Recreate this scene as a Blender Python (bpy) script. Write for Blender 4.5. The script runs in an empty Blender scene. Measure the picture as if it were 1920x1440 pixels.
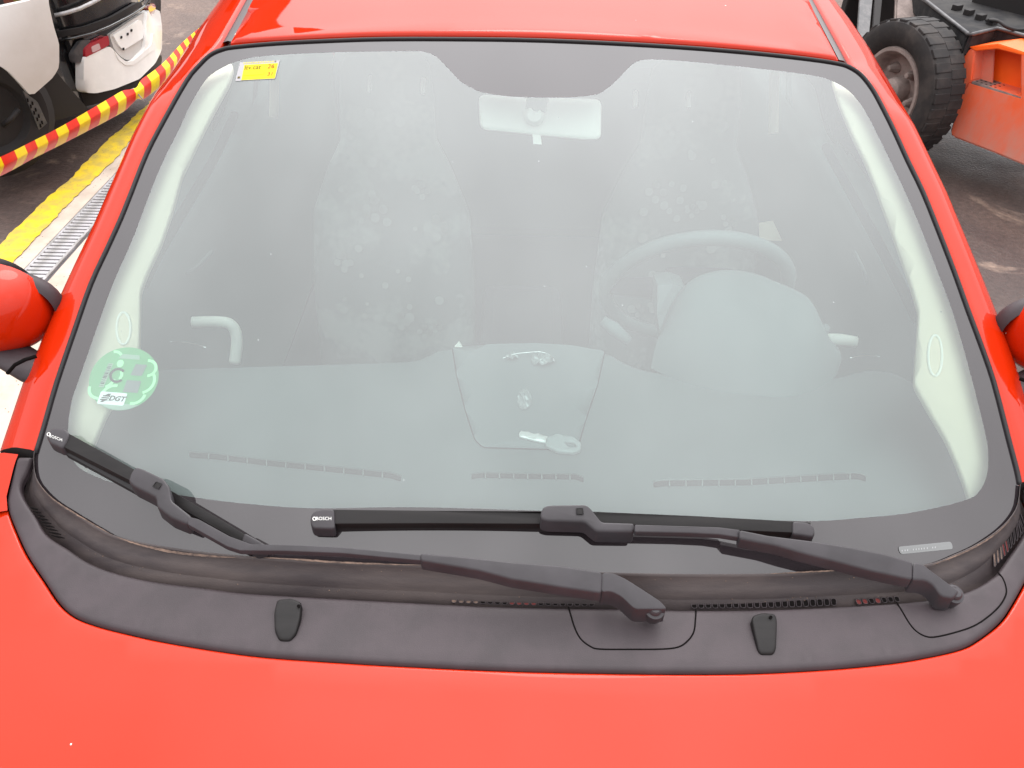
import bpy, math, random
import numpy as np
from mathutils import Vector, Matrix
from mathutils.geometry import delaunay_2d_cdt
R = math.radians
random.seed(7)
S = bpy.context.scene

# ------------------------------------------------------------------ camera, sky, sun, exposure
PITCH, ROLL, FPX = 40.0, 1.3, 1450.0
CAM = Vector((-0.024, -0.61, 1.81))
ROT = Matrix.Rotation(R(90 - PITCH), 3, 'X') @ Matrix.Rotation(R(ROLL), 3, 'Z')
cd = bpy.data.cameras.new('camera'); cam = bpy.data.objects.new('camera', cd)
S.collection.objects.link(cam); S.camera = cam
cam.matrix_world = Matrix.Translation(CAM) @ ROT.to_4x4()
cd.sensor_width = 36; cd.lens = FPX / 1920 * 36; cd.clip_start = .02; cd.clip_end = 2000

SUN_EL, SUN_AZ = 55.0, 8.0      # azimuth measured clockwise from +y (the veiled sun stands beyond the car)
w = bpy.data.worlds.new('World'); S.world = w; w.use_nodes = True
nt = w.node_tree; nt.nodes.clear()
def wn(t, **k):
    n = nt.nodes.new(t)
    for a, b in k.items(): setattr(n, a, b)
    return n
sky = wn('ShaderNodeTexSky', sky_type='NISHITA', sun_disc=False, sun_elevation=R(SUN_EL), sun_rotation=R(SUN_AZ))
hsv = wn('ShaderNodeHueSaturation'); hsv.inputs['Saturation'].default_value = .12; hsv.inputs['Value'].default_value = 1.0
geo = wn('ShaderNodeTexCoord'); sep = wn('ShaderNodeSeparateXYZ')
mr = wn('ShaderNodeMapRange'); mr.inputs[1].default_value = 0; mr.inputs[2].default_value = 1
mr.inputs[3].default_value = .38; mr.inputs[4].default_value = 1.0        # overcast sky: zenith near three times the horizon
noi = wn('ShaderNodeTexNoise'); noi.inputs['Scale'].default_value = 2.4; noi.inputs['Detail'].default_value = 3
nm = wn('ShaderNodeMapRange'); nm.inputs[1].default_value = .3; nm.inputs[2].default_value = .7; nm.inputs[3].default_value = .84; nm.inputs[4].default_value = 1.16
mul = wn('ShaderNodeMath', operation='MULTIPLY'); vm = wn('ShaderNodeVectorMath', operation='SCALE')
vm.inputs[0].default_value = (14.3, 14.1, 14.3)
mix = wn('ShaderNodeMix', data_type='RGBA'); mix.inputs[0].default_value = .88
bg = wn('ShaderNodeBackground'); bg.inputs[1].default_value = .10; out = wn('ShaderNodeOutputWorld')
L = nt.links.new
L(sky.outputs[0], hsv.inputs['Color']); L(geo.outputs['Generated'], sep.inputs[0]); L(sep.outputs[2], mr.inputs[0])
L(geo.outputs['Generated'], noi.inputs['Vector']); L(noi.outputs[0], nm.inputs[0]); L(mr.outputs[0], mul.inputs[0]); L(nm.outputs[0], mul.inputs[1])
nrmz = wn('ShaderNodeVectorMath', operation='NORMALIZE'); L(geo.outputs['Generated'], nrmz.inputs[0])
dt = wn('ShaderNodeVectorMath', operation='DOT_PRODUCT'); L(nrmz.outputs[0], dt.inputs[0])
dt.inputs[1].default_value = (math.sin(R(SUN_AZ)) * math.cos(R(SUN_EL)), math.cos(R(SUN_AZ)) * math.cos(R(SUN_EL)), math.sin(R(SUN_EL)))
mx0 = wn('ShaderNodeMath', operation='MAXIMUM'); mx0.inputs[1].default_value = 0; L(dt.outputs['Value'], mx0.inputs[0])
pw = wn('ShaderNodeMath', operation='POWER'); pw.inputs[1].default_value = 4; L(mx0.outputs[0], pw.inputs[0])     # soft bright part of the cloud round the hidden sun
gl_ = wn('ShaderNodeMath', operation='MULTIPLY_ADD'); gl_.inputs[1].default_value = 1.15; L(pw.outputs[0], gl_.inputs[0]); L(mul.outputs[0], gl_.inputs[2])
L(gl_.outputs[0], vm.inputs['Scale']); L(hsv.outputs[0], mix.inputs[6]); L(vm.outputs[0], mix.inputs[7]); L(mix.outputs[2], bg.inputs[0]); L(bg.outputs[0], out.inputs[0])
sd = bpy.data.lights.new('sun', 'SUN'); sd.energy = .5; sd.angle = R(30); sd.color = (1, .96, .9)
so = bpy.data.objects.new('sun', sd); S.collection.objects.link(so)
sdir = Vector((math.sin(R(SUN_AZ)) * math.cos(R(SUN_EL)), math.cos(R(SUN_AZ)) * math.cos(R(SUN_EL)), math.sin(R(SUN_EL))))
so.rotation_euler = sdir.to_track_quat('Z', 'Y').to_euler()
S.view_settings.view_transform = 'Standard'; S.view_settings.look = 'None'
S.view_settings.gamma = 1; S.view_settings.exposure = 1.0; S.view_settings.use_curve_mapping = False

# ------------------------------------------------------------------ helpers
def node_mat(name, col, rough=.5, spec=.5, metal=0, coat=0, var=0, vscale=8, col2=None, stretch=(1, 1, 1), bump=0, bscale=200, detail=6, ramp=(.4, .6),
             specks=0, speck_scale=300, speck_col=(.6, .57, .5), rvar=0):
    m = bpy.data.materials.new(name); m.use_nodes = True; t = m.node_tree; b = t.nodes['Principled BSDF']
    b.inputs['Base Color'].default_value = (*col, 1); b.inputs['Roughness'].default_value = rough
    b.inputs['Specular IOR Level'].default_value = spec; b.inputs['Metallic'].default_value = metal
    b.inputs['Coat Weight'].default_value = coat; b.inputs['Coat Roughness'].default_value = .03
    tc = t.nodes.new('ShaderNodeTexCoord'); mp = t.nodes.new('ShaderNodeMapping'); mp.inputs['Scale'].default_value = stretch
    t.links.new(tc.outputs['Object'], mp.inputs['Vector']); last = None
    if col2 is not None or var:
        n = t.nodes.new('ShaderNodeTexNoise'); n.inputs['Scale'].default_value = vscale; n.inputs['Detail'].default_value = detail
        n.inputs['Roughness'].default_value = .62
        t.links.new(mp.outputs[0], n.inputs['Vector'])
        cr = t.nodes.new('ShaderNodeValToRGB'); cr.color_ramp.elements[0].position = ramp[0]; cr.color_ramp.elements[1].position = ramp[1]
        c2 = col2 if col2 is not None else tuple(min(1, c * (1 + var)) for c in col)
        cr.color_ramp.elements[0].color = (*col, 1); cr.color_ramp.elements[1].color = (*c2, 1)
        t.links.new(n.outputs[0], cr.inputs[0]); last = cr.outputs[0]
        if rvar:
            rr = t.nodes.new('ShaderNodeMapRange'); rr.inputs[3].default_value = rough - rvar; rr.inputs[4].default_value = rough + rvar
            t.links.new(n.outputs[0], rr.inputs[0]); t.links.new(rr.outputs[0], b.inputs['Roughness'])
    if specks:
        v = t.nodes.new('ShaderNodeTexVoronoi'); v.inputs['Scale'].default_value = speck_scale; t.links.new(tc.outputs['Object'], v.inputs['Vector'])
        lt = t.nodes.new('ShaderNodeMath'); lt.operation = 'LESS_THAN'; lt.inputs[1].default_value = .16; t.links.new(v.outputs['Distance'], lt.inputs[0])
        sp = t.nodes.new('ShaderNodeSeparateColor'); t.links.new(v.outputs['Color'], sp.inputs[0])
        gt = t.nodes.new('ShaderNodeMath'); gt.operation = 'GREATER_THAN'; gt.inputs[1].default_value = 1 - specks; t.links.new(sp.outputs[0], gt.inputs[0])
        ml = t.nodes.new('ShaderNodeMath'); ml.operation = 'MULTIPLY'; t.links.new(lt.outputs[0], ml.inputs[0]); t.links.new(gt.outputs[0], ml.inputs[1])
        mx = t.nodes.new('ShaderNodeMix'); mx.data_type = 'RGBA'; mx.inputs[7].default_value = (*speck_col, 1); mx.inputs[6].default_value = (*col, 1)
        if last: t.links.new(last, mx.inputs[6])
        t.links.new(ml.outputs[0], mx.inputs[0]); last = mx.outputs[2]
    if last: t.links.new(last, b.inputs['Base Color'])
    if bump:
        n2 = t.nodes.new('ShaderNodeTexNoise'); n2.inputs['Scale'].default_value = bscale; n2.inputs['Detail'].default_value = 3
        t.links.new(mp.outputs[0], n2.inputs['Vector'])
        bp = t.nodes.new('ShaderNodeBump'); bp.inputs['Strength'].default_value = bump; bp.inputs['Distance'].default_value = .002
        t.links.new(n2.outputs[0], bp.inputs['Height']); t.links.new(bp.outputs[0], b.inputs['Normal'])
    return m

def glass_mat(name, tint, film, film_col=(.8, .82, .8), two=1.75):
    """thin pane: both faces reflect (Fresnel), a film of dust scatters, the rest passes through"""
    m = bpy.data.materials.new(name); m.use_nodes = True; t = m.node_tree; t.nodes.clear(); N = t.nodes.new; K = t.links.new
    o = N('ShaderNodeOutputMaterial'); tr = N('ShaderNodeBsdfTransparent'); tr.inputs[0].default_value = (*tint, 1)
    df = N('ShaderNodeBsdfDiffuse'); df.inputs[0].default_value = (*film_col, 1); tl = N('ShaderNodeBsdfTranslucent'); tl.inputs[0].default_value = (*film_col, 1)
    m0 = N('ShaderNodeMixShader'); m0.inputs[0].default_value = .3; K(df.outputs[0], m0.inputs[1]); K(tl.outputs[0], m0.inputs[2])
    tc = N('ShaderNodeTexCoord'); n = N('ShaderNodeTexNoise'); n.inputs['Scale'].default_value = 2.4; n.inputs['Detail'].default_value = 5
    mp = N('ShaderNodeMapping'); mp.inputs['Scale'].default_value = (1, .6, 1); mp.inputs['Rotation'].default_value = (0, 0, .5)
    K(tc.outputs['Object'], mp.inputs[0]); K(mp.outputs[0], n.inputs['Vector'])
    r = N('ShaderNodeMapRange'); r.inputs[1].default_value = .3; r.inputs[2].default_value = .7; r.inputs[3].default_value = film * .70; r.inputs[4].default_value = film * 1.30
    K(n.outputs[0], r.inputs[0])
    v = N('ShaderNodeTexVoronoi'); v.inputs['Scale'].default_value = 95; K(tc.outputs['Object'], v.inputs['Vector'])
    lt = N('ShaderNodeMath'); lt.operation = 'LESS_THAN'; lt.inputs[1].default_value = .11; K(v.outputs['Distance'], lt.inputs[0])
    sp = N('ShaderNodeSeparateColor'); K(v.outputs['Color'], sp.inputs[0])
    gt = N('ShaderNodeMath'); gt.operation = 'GREATER_THAN'; gt.inputs[1].default_value = .991; K(sp.outputs[0], gt.inputs[0])
    ml = N('ShaderNodeMath'); ml.operation = 'MULTIPLY'; K(lt.outputs[0], ml.inputs[0]); K(gt.outputs[0], ml.inputs[1])
    ad = N('ShaderNodeMath'); ad.operation = 'MULTIPLY_ADD'; ad.inputs[1].default_value = .2; K(ml.outputs[0], ad.inputs[0]); K(r.outputs[0], ad.inputs[2])
    m1 = N('ShaderNodeMixShader'); K(ad.outputs[0], m1.inputs[0]); K(tr.outputs[0], m1.inputs[1]); K(m0.outputs[0], m1.inputs[2])
    fr = N('ShaderNodeFresnel'); fr.inputs[0].default_value = 1.5
    f2 = N('ShaderNodeMath'); f2.operation = 'MULTIPLY'; f2.use_clamp = True; f2.inputs[1].default_value = two; K(fr.outputs[0], f2.inputs[0])
    gl = N('ShaderNodeBsdfGlossy'); gl.inputs['Roughness'].default_value = .015; gl.inputs[0].default_value = (1, 1, 1, 1)
    m2 = N('ShaderNodeMixShader'); K(f2.outputs[0], m2.inputs[0]); K(m1.outputs[0], m2.inputs[1]); K(gl.outputs[0], m2.inputs[2])
    K(m2.outputs[0], o.inputs[0]); return m

M = {}
M['red'] = node_mat('red_paint', (.45, .018, .002), .45, 0.0, coat=.68, specks=.002, speck_scale=120, var=.03, vscale=5)
M['red_reflect'] = node_mat('red_slot_reflection', (.09, .004, .003), .6, .3)  # red body mirrored in some slots, put into the colour
M['frit'] = node_mat('black_ceramic_band', (.020, .016, .018), .04, 1.0, specks=.003, speck_scale=110, speck_col=(.25, .25, .23))
M['cowl'] = node_mat('black_trim_plastic', (.026, .018, .021), .58, .5, var=.35, vscale=14, bump=.12, bscale=900, specks=.002, speck_scale=160)
M['trough'] = node_mat('dusty_trim_plastic', (.036, .027, .028), .6, .5, col2=(.088, .068, .063), vscale=9, stretch=(.45, 2.6, 2.6), ramp=(.42, .74), bump=.15, bscale=500)
M['dust'] = node_mat('dried_mud', (.06, .045, .04), .9, .2, col2=(.19, .13, .10), vscale=60, ramp=(.35, .65), bump=.4, bscale=300)
M['rubber'] = node_mat('seal_rubber', (.012, .011, .012), .6, .4)
M['wiper'] = node_mat('wiper_arm_paint', (.026, .023, .026), .5, .45, var=.3, vscale=20, specks=.002, speck_scale=200)
M['blade'] = node_mat('wiper_blade_rubber', (.006, .005, .005), .5, .3, var=.5, vscale=30, stretch=(.3, 3, 3))
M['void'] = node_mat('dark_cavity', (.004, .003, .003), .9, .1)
M['ditch'] = node_mat('roof_strip_plastic', (.07, .06, .06), .5, .5)
M['glass'] = glass_mat('windscreen_glass', (.72, .85, .82), .145, (.77, .88, .86), 2.05)
M['sideglass'] = glass_mat('side_glass', (.7, .8, .76), .03)
M['dash'] = node_mat('dashboard_plastic', (.105, .132, .132), .6, .4, var=.1, vscale=4)
M['dash2'] = node_mat('dashboard_panel', (.15, .182, .185), .55, .4)
M['dark_in'] = node_mat('cabin_plastic', (.025, .027, .03), .7, .4)
M['seat'] = node_mat('seat_cloth', (.035, .037, .04), .9, .2, var=.3, vscale=4)
M['cover'] = node_mat('patterned_seat_cloth', (.09, .108, .108), .9, .2, col2=(.21, .235, .23), vscale=7, ramp=(.5, .62))
M['print'] = node_mat('seat_flower_print', (.22, .24, .235), .8, .2)
M['liner'] = node_mat('pale_pillar_trim', (.80, .71, .56), .7, .3)
M['mirror_back'] = node_mat('pale_mirror_housing', (.95, .93, .86), .5, .4)
M['chrome'] = node_mat('chrome', (.85, .86, .86), .12, .5, metal=1)
M['white'] = node_mat('white_paint', (.66, .65, .63), .4, .3, coat=.25, var=.1, vscale=6)
M['dirty_white'] = node_mat('dusty_white_paint', (.50, .48, .46), .45, .4, col2=(.42, .39, .36), vscale=5, ramp=(.4, .8))
M['blackp'] = node_mat('black_paint', (.008, .008, .009), .18, .5, coat=.8)
M['blackm'] = node_mat('matt_black_plastic', (.014, .012, .012), .7, .3)
M['tail'] = node_mat('red_lamp_lens', (.28, .012, .02), .12, .5, coat=1)
M['tailclear'] = node_mat('clear_lamp_lens', (.45, .3, .3), .12, .5, coat=1)
M['orange'] = node_mat('faded_orange_paint', (.85, .13, .045), .5, .4, col2=(.58, .27, .21), vscale=4, stretch=(1, 1, .5), ramp=(.38, .66), bump=.1, bscale=60)
M['orange_new'] = node_mat('orange_paint', (.95, .12, .01), .45, .4, var=.2, vscale=6)
M['steel'] = node_mat('dark_worn_steel', (.045, .045, .048), .45, .6, col2=(.13, .12, .12), vscale=14, ramp=(.45, .8), metal=.3, bump=.3, bscale=80)
M['deck'] = node_mat('dark_deck_plate', (.012, .012, .014), .8, .2, col2=(.035, .033, .032), vscale=9, bump=.2, bscale=70)
M['rim'] = node_mat('dusty_rim', (.27, .22, .20), .8, .2, col2=(.15, .12, .11), vscale=16, ramp=(.4, .7), bump=.3, bscale=120)
M['tyre'] = node_mat('tyre_rubber', (.022, .020, .020), .75, .3, col2=(.06, .05, .045), vscale=10, ramp=(.45, .8))
M['tred'] = node_mat('red_tape', (.78, .035, .015), .4, .4, var=.1, vscale=30)
M['tyel'] = node_mat('yellow_tape', (.95, .75, .01), .4, .4, var=.1, vscale=30)
M['galv'] = node_mat('galvanised_steel', (.42, .41, .42), .5, .5, col2=(.28, .27, .26), vscale=20, metal=.2)
def lum(n, c, r=.6): return node_mat(n, c, r, .3)

def link(name, me, parent=None, mat=None, label=None, kind=None):
    o = bpy.data.objects.new(name, me); S.collection.objects.link(o)
    if parent is not None: o.parent = parent
    if mat is not None: me.materials.append(mat)
    if label: o['label'] = label
    if kind: o['kind'] = kind
    return o
def mesh(name, vs, fs, mat=None, parent=None, smooth=True, flat=None, **k):
    me = bpy.data.meshes.new(name); me.from_pydata([tuple(v) for v in vs], [], fs); me.validate(); me.update()
    if smooth:
        me.polygons.foreach_set('use_smooth', [True] * len(me.polygons))
    return link(name, me, parent, mat, **k)
def sharpen(o, ang=40):
    try: o.data.set_sharp_from_angle(angle=R(ang))
    except Exception: pass
    return o
def thing(name, label, cat, loc=(0, 0, 0), group=None):
    o = bpy.data.objects.new(name, None); S.collection.objects.link(o); o.location = loc; o.empty_display_size = .1
    o['label'] = label; o['category'] = cat
    if group: o['group'] = group
    return o
def node(name, parent, label=None):
    o = bpy.data.objects.new(name, None); S.collection.objects.link(o); o.parent = parent; o.empty_display_size = .05
    if label: o['label'] = label
    return o

def ray(px, py):
    return ROT @ Vector(((px - 960) / FPX, (720 - py) / FPX, -1))
def hit(px, py, f, off=0.0):
    """point where the sight line of a photo position meets the height surface f(x, y)"""
    d = ray(px, py); a, b = .25, 4.0
    g = lambda t: CAM.z + d.z * t - f(CAM.x + d.x * t, CAM.y + d.y * t) - off
    prev = a; ga = g(a)
    for i in range(1, 120):
        t = a + (b - a) * i / 119
        gt_ = g(t)
        if gt_ <= 0: lo, hi = prev, t; break
        prev = t
    else: return CAM + d * b
    for _ in range(30):
        m_ = (lo + hi) / 2
        if g(m_) > 0: lo = m_
        else: hi = m_
    p = CAM + d * ((lo + hi) / 2); return p
def atD(px, py, D): return CAM + ray(px, py) * D
def atZ(px, py, z=0.0):
    d = ray(px, py); return CAM + d * ((z - CAM.z) / d.z)
def atY(px, py, y):
    d = ray(px, py); return CAM + d * ((y - CAM.y) / d.y)
def atP(px, py, p0, n):
    d = ray(px, py); return CAM + d * ((p0 - CAM).dot(n) / d.dot(n))
def crom(pts, n=6, closed=False):
    P = [tuple(p) for p in pts]; out_ = []; m_ = len(P)
    rng = range(m_) if closed else range(m_ - 1)
    for i in rng:
        if closed: p = [P[(i + k) % m_] for k in (-1, 0, 1, 2)]
        else: p = [P[max(0, i - 1)], P[i], P[i + 1], P[min(m_ - 1, i + 2)]]
        for j in range(n):
            t = j / n
            # centripetal-ish: plain catmull-rom limited tension
            out_.append(tuple(.5 * ((2 * p[1][k]) + (-p[0][k] + p[2][k]) * t + (2 * p[0][k] - 5 * p[1][k] + 4 * p[2][k] - p[3][k]) * t * t + (-p[0][k] + 3 * p[1][k] - 3 * p[2][k] + p[3][k]) * t ** 3) for k in range(len(P[0]))))
    if not closed: out_.append(P[-1])
    return out_
def resample(pts, n, closed=False):
    P = np.array([tuple(p) for p in pts], float)
    if closed: P = np.vstack([P, P[:1]])
    d = np.r_[0, np.cumsum(np.linalg.norm(np.diff(P, axis=0), axis=1))]
    s = np.linspace(0, d[-1], n + (1 if closed else 0))
    Q = np.stack([np.interp(s, d, P[:, k]) for k in range(P.shape[1])], 1)
    if closed: Q = Q[:-1]
    return [Vector(q) for q in Q]
def rpoly(pts, r, n=4):
    """round the corners of a polygon"""
    o = []; m_ = len(pts)
    for i in range(m_):
        a, b, c = Vector(pts[i - 1]), Vector(pts[i]), Vector(pts[(i + 1) % m_])
        la, lc = (a - b).length, (c - b).length; q = min(r, la * .45, lc * .45)
        p0 = b + (a - b) / la * q; p2 = b + (c - b) / lc * q
        for j in range(n + 1):
            t = j / n; o.append(tuple(p0 * (1 - t) ** 2 + b * 2 * t * (1 - t) + p2 * t * t))
    return o

def inside(poly, X):
    p = np.array(poly); x, y = X[:, 0], X[:, 1]; r = np.zeros(len(X), bool)
    x0, y0 = p[:, 0], p[:, 1]; x1, y1 = np.roll(x0, -1), np.roll(y0, -1)
    for a, b, c, d in zip(x0, y0, x1, y1):
        if b == d: continue
        cnd = ((b > y) != (d > y)) & (x < (c - a) * (y - b) / (d - b) + a); r ^= cnd
    return r
def bdist(loops, X):
    D = np.full(len(X), 1e9)
    for lp in loops:
        A = np.array(lp); B = np.roll(A, -1, 0)
        for a, b in zip(A, B):
            ab = b - a; L2 = ab @ ab + 1e-18
            t = np.clip(((X - a) @ ab) / L2, 0, 1); q = X - (a + t[:, None] * ab)
            D = np.minimum(D, np.einsum('ij,ij->i', q, q))
    return np.sqrt(D)
def sheet(name, outer, zf, mat, parent=None, holes=(), thick=0, edge=0, res=.03, bottom=True, lift=0, **k):
    """panel that follows the height surface zf: outer/holes are (x, y) loops in metres; thick goes down; edge rounds the rim"""
    loops = [[(float(p[0]), float(p[1])) for p in outer]] + [[(float(p[0]), float(p[1])) for p in h] for h in holes]
    X = []
    for lp in loops: X += lp
    edges = []; s = 0
    for lp in loops:
        edges += [(s + i, s + (i + 1) % len(lp)) for i in range(len(lp))]; s += len(lp)
    nb = s
    cand = []
    A = np.array(loops[0]); x0, y0 = A.min(0); x1, y1 = A.max(0)
    gx = np.arange(x0 + res * .5, x1, res); gy = np.arange(y0 + res * .5, y1, res)
    if len(gx) and len(gy):
        G = np.array([(a + (res / 2 if j % 2 else 0), b) for j, b in enumerate(gy) for a in gx])
        ok = inside(loops[0], G)
        for h in loops[1:]: ok &= ~inside(h, G)
        G = G[ok]
        if len(G):
            G = G[bdist(loops, G) > max(res * .35, edge * 1.15)]; cand += [tuple(g) for g in G]
    if edge:
        for li, lp in enumerate(loops):
            P = np.array(lp); n = len(P)
            area = .5 * np.sum(P[:, 0] * np.roll(P[:, 1], -1) - np.roll(P[:, 0], -1) * P[:, 1])
            sg = 1 if area > 0 else -1
            if li: sg = -sg
            T = np.roll(P, -1, 0) - np.roll(P, 1, 0); T /= np.linalg.norm(T, axis=1)[:, None] + 1e-12
            Nn = np.stack([-T[:, 1], T[:, 0]], 1) * sg
            for fq in (.18, .5, 1.0):
                Q = P + Nn * edge * fq
                if not len(Q): continue
                okk = bdist(loops, Q) > edge * fq * .9
                okk &= inside(loops[0], Q)
                cand += [tuple(q) for q in Q[okk]]
    allp = X + cand
    vs2, es2, fs2, ov, oe, of = delaunay_2d_cdt([Vector(p) for p in allp], edges, [], 0, 1e-7)
    V = np.array([(v.x, v.y) for v in vs2])
    C = np.array([V[list(f)].mean(0) for f in fs2]); ok = inside(loops[0], C)
    for h in loops[1:]: ok &= ~inside(h, C)
    F = [tuple(f) for f, o_ in zip(fs2, ok) if o_]
    D = bdist(loops, V) if edge else None
    vs = []
    for i, (x, y) in enumerate(V):
        z = zf(x, y) + lift
        if edge:
            q = max(0.0, 1 - D[i] / edge); z -= edge * (1 - math.sqrt(max(0, 1 - q * q)))
        vs.append((x, y, z))
    fs = []
    for f in F:
        a, b, c = (V[f[0]], V[f[1]], V[f[2]])
        cr = (b[0] - a[0]) * (c[1] - a[1]) - (b[1] - a[1]) * (c[0] - a[0])
        fs.append(f if cr > 0 else tuple(reversed(f)))
    if thick:
        cnt = {}
        for f in fs:
            for i in range(len(f)):
                e = (f[i], f[(i + 1) % len(f)]); cnt[e] = cnt.get(e, 0) + 1
        be = [e for e in cnt if (e[1], e[0]) not in cnt]
        mp = {}; md = {}
        for e in be:
            for v in e:
                if v not in mp:
                    mp[v] = len(vs); vs.append(vs[v]); md[v] = len(vs); vs.append((vs[v][0], vs[v][1], zf(vs[v][0], vs[v][1]) + lift - thick))
        top_n = len(fs)
        for a, b in be: fs.append((mp[b], mp[a], md[a], md[b]))
        if bottom:
            off = len(vs)
            for (x, y) in V: vs.append((x, y, zf(x, y) + lift - thick))
            fs += [tuple(reversed([q + off for q in f])) for f in fs[:top_n]]
    return mesh(name, vs, fs, mat, parent, **k)
def loft(name, rows, mat, parent=None, closed=False, cap=False, **k):
    n = len(rows[0]); vs = [p for r in rows for p in r]; fs = []
    for i in range(len(rows) - 1):
        for j in range(n - (0 if closed else 1)):
            a = i * n + j; b = i * n + (j + 1) % n; fs.append((a, b, b + n, a + n))
    if cap: fs.append(tuple(range(n - 1, -1, -1))); fs.append(tuple(range((len(rows) - 1) * n, len(rows) * n)))
    return mesh(name, vs, fs, mat, parent, **k)
def tube(name, pts, r, mat, parent=None, seg=8, flat=1.0, up=Vector((0, 0, 1)), cap=True, closed=False, **k):
    P = [Vector(p) for p in pts]; rows = []; n = len(P)
    for i, p in enumerate(P):
        if closed: t = P[(i + 1) % n] - P[i - 1]
        else: t = P[min(i + 1, n - 1)] - P[max(i - 1, 0)]
        t.normalize(); s = t.cross(up)
        if s.length < 1e-5: s = t.cross(Vector((1, 0, 0)))
        s.normalize(); u = s.cross(t)
        rr = r[i] if isinstance(r, (list, tuple)) else r
        rows.append([p + s * math.cos(a) * rr + u * math.sin(a) * rr * flat for a in [2 * math.pi * j / seg for j in range(seg)]])
    if closed: rows.append(rows[0]); cap = False
    return loft(name, rows, mat, parent, closed=True, cap=cap, **k)
def box(name, c, sz, mat, parent=None, ax=None, bev=.0, **k):
    """box with bevelled edges; ax = 3 column axes"""
    ax = ax or (Vector((1, 0, 0)), Vector((0, 1, 0)), Vector((0, 0, 1)))
    import bmesh
    bm = bmesh.new(); bmesh.ops.create_cube(bm, size=1)
    for v in bm.verts: v.co = Vector((v.co.x * sz[0], v.co.y * sz[1], v.co.z * sz[2]))
    if bev: bmesh.ops.bevel(bm, geom=bm.edges[:], offset=bev, segments=2, affect='EDGES', profile=.6)
    c = Vector(c)
    for v in bm.verts: v.co = c + ax[0] * v.co.x + ax[1] * v.co.y + ax[2] * v.co.z
    me = bpy.data.meshes.new(name); bm.to_mesh(me); bm.free()
    return link(name, me, parent, mat, **k)
def prism(name, poly3, ext, mat, parent=None, bev=0, **k):
    """planar polygon in space pushed along ext, a solid with depth"""
    import bmesh
    bm = bmesh.new(); a = [bm.verts.new(p) for p in poly3]; f = bm.faces.new(a)
    r = bmesh.ops.extrude_face_region(bm, geom=[f]); vv = [g for g in r['geom'] if isinstance(g, bmesh.types.BMVert)]
    for v in vv: v.co += ext
    bmesh.ops.recalc_face_normals(bm, faces=bm.faces[:])
    if bev: bmesh.ops.bevel(bm, geom=[e for e in bm.edges], offset=bev, segments=2, affect='EDGES')
    me = bpy.data.meshes.new(name); bm.to_mesh(me); bm.free()
    return link(name, me, parent, mat, **k)
def lathe(name, prof, c, axis, mat, parent=None, seg=48, **k):
    """prof: (radius, offset along axis)"""
    axis = Vector(axis).normalized(); a = axis.cross(Vector((0, 0, 1))).normalized(); b = axis.cross(a); c = Vector(c)
    rows = [[c + axis * h + (a * math.cos(2 * math.pi * j / seg) + b * math.sin(2 * math.pi * j / seg)) * r for j in range(seg)] for r, h in prof]
    return sharpen(loft(name, rows, mat, parent, closed=True, **k), 35)
def text_on(name, s, org, u, v, zf, mat, parent, size, lift=.0004, shear=0, bold=0):
    cu = bpy.data.curves.new(name, 'FONT'); cu.body = s; cu.size = 1; cu.align_x = 'CENTER'; cu.align_y = 'CENTER'; cu.shear = shear; cu.resolution_u = 3; cu.offset = bold
    o = bpy.data.objects.new(name, cu); S.collection.objects.link(o)
    bpy.context.view_layer.update()
    me = bpy.data.meshes.new_from_object(o.evaluated_get(bpy.context.evaluated_depsgraph_get())); bpy.data.objects.remove(o); bpy.data.curves.remove(cu)
    for vt in me.vertices:
        p = Vector(org) + Vector(u) * vt.co.x * size + Vector(v) * vt.co.y * size
        vt.co = (p.x, p.y, (zf(p.x, p.y) if zf else p.z) + lift)
    me.materials.clear()
    return link(name, me, parent, mat)

# ------------------------------------------------------------------ the car's own surfaces (height over the ground, metres)
def glassz(x, y):
    t = y - .16 * x * x; return .97 + .569 * t + .03 * t * (.78 - t) - .07 * x * x
def roofz(x, y):
    s = y - .78; e = max(0, abs(x) - .46); q = min(s, 1.6)
    return 1.4105 - .16 * .569 * x * x * max(0, 1 - max(0, s) / .8) + .13 * q - .045 * q * q - .07 * x * x - .5 * e * e
def topz(x, y):
    k = min(1, max(0, (y - .70) / .16)); k = k * k * (3 - 2 * k)
    return glassz(x, y) * (1 - k) + roofz(x, y) * k
def hoodz(x, y):
    t = y - .14 * x * x
    return .928 + .20 * (t + .10) - .03 * x * x - .10 * min(0, t + .1) ** 2 - 3.0 * max(0, abs(x) - .76) ** 2 + 2.2 * max(0, min(y, .22) - .06) ** 2
def dashz(x, y): return .915 + .05 * y + .012 * math.cos(x * 3)

def on(pts, f, n=6, off=0, closed=False, cr=True):
    q = crom(pts, n, closed) if cr else pts
    return [hit(a, b, f, off) for a, b in q]

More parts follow.
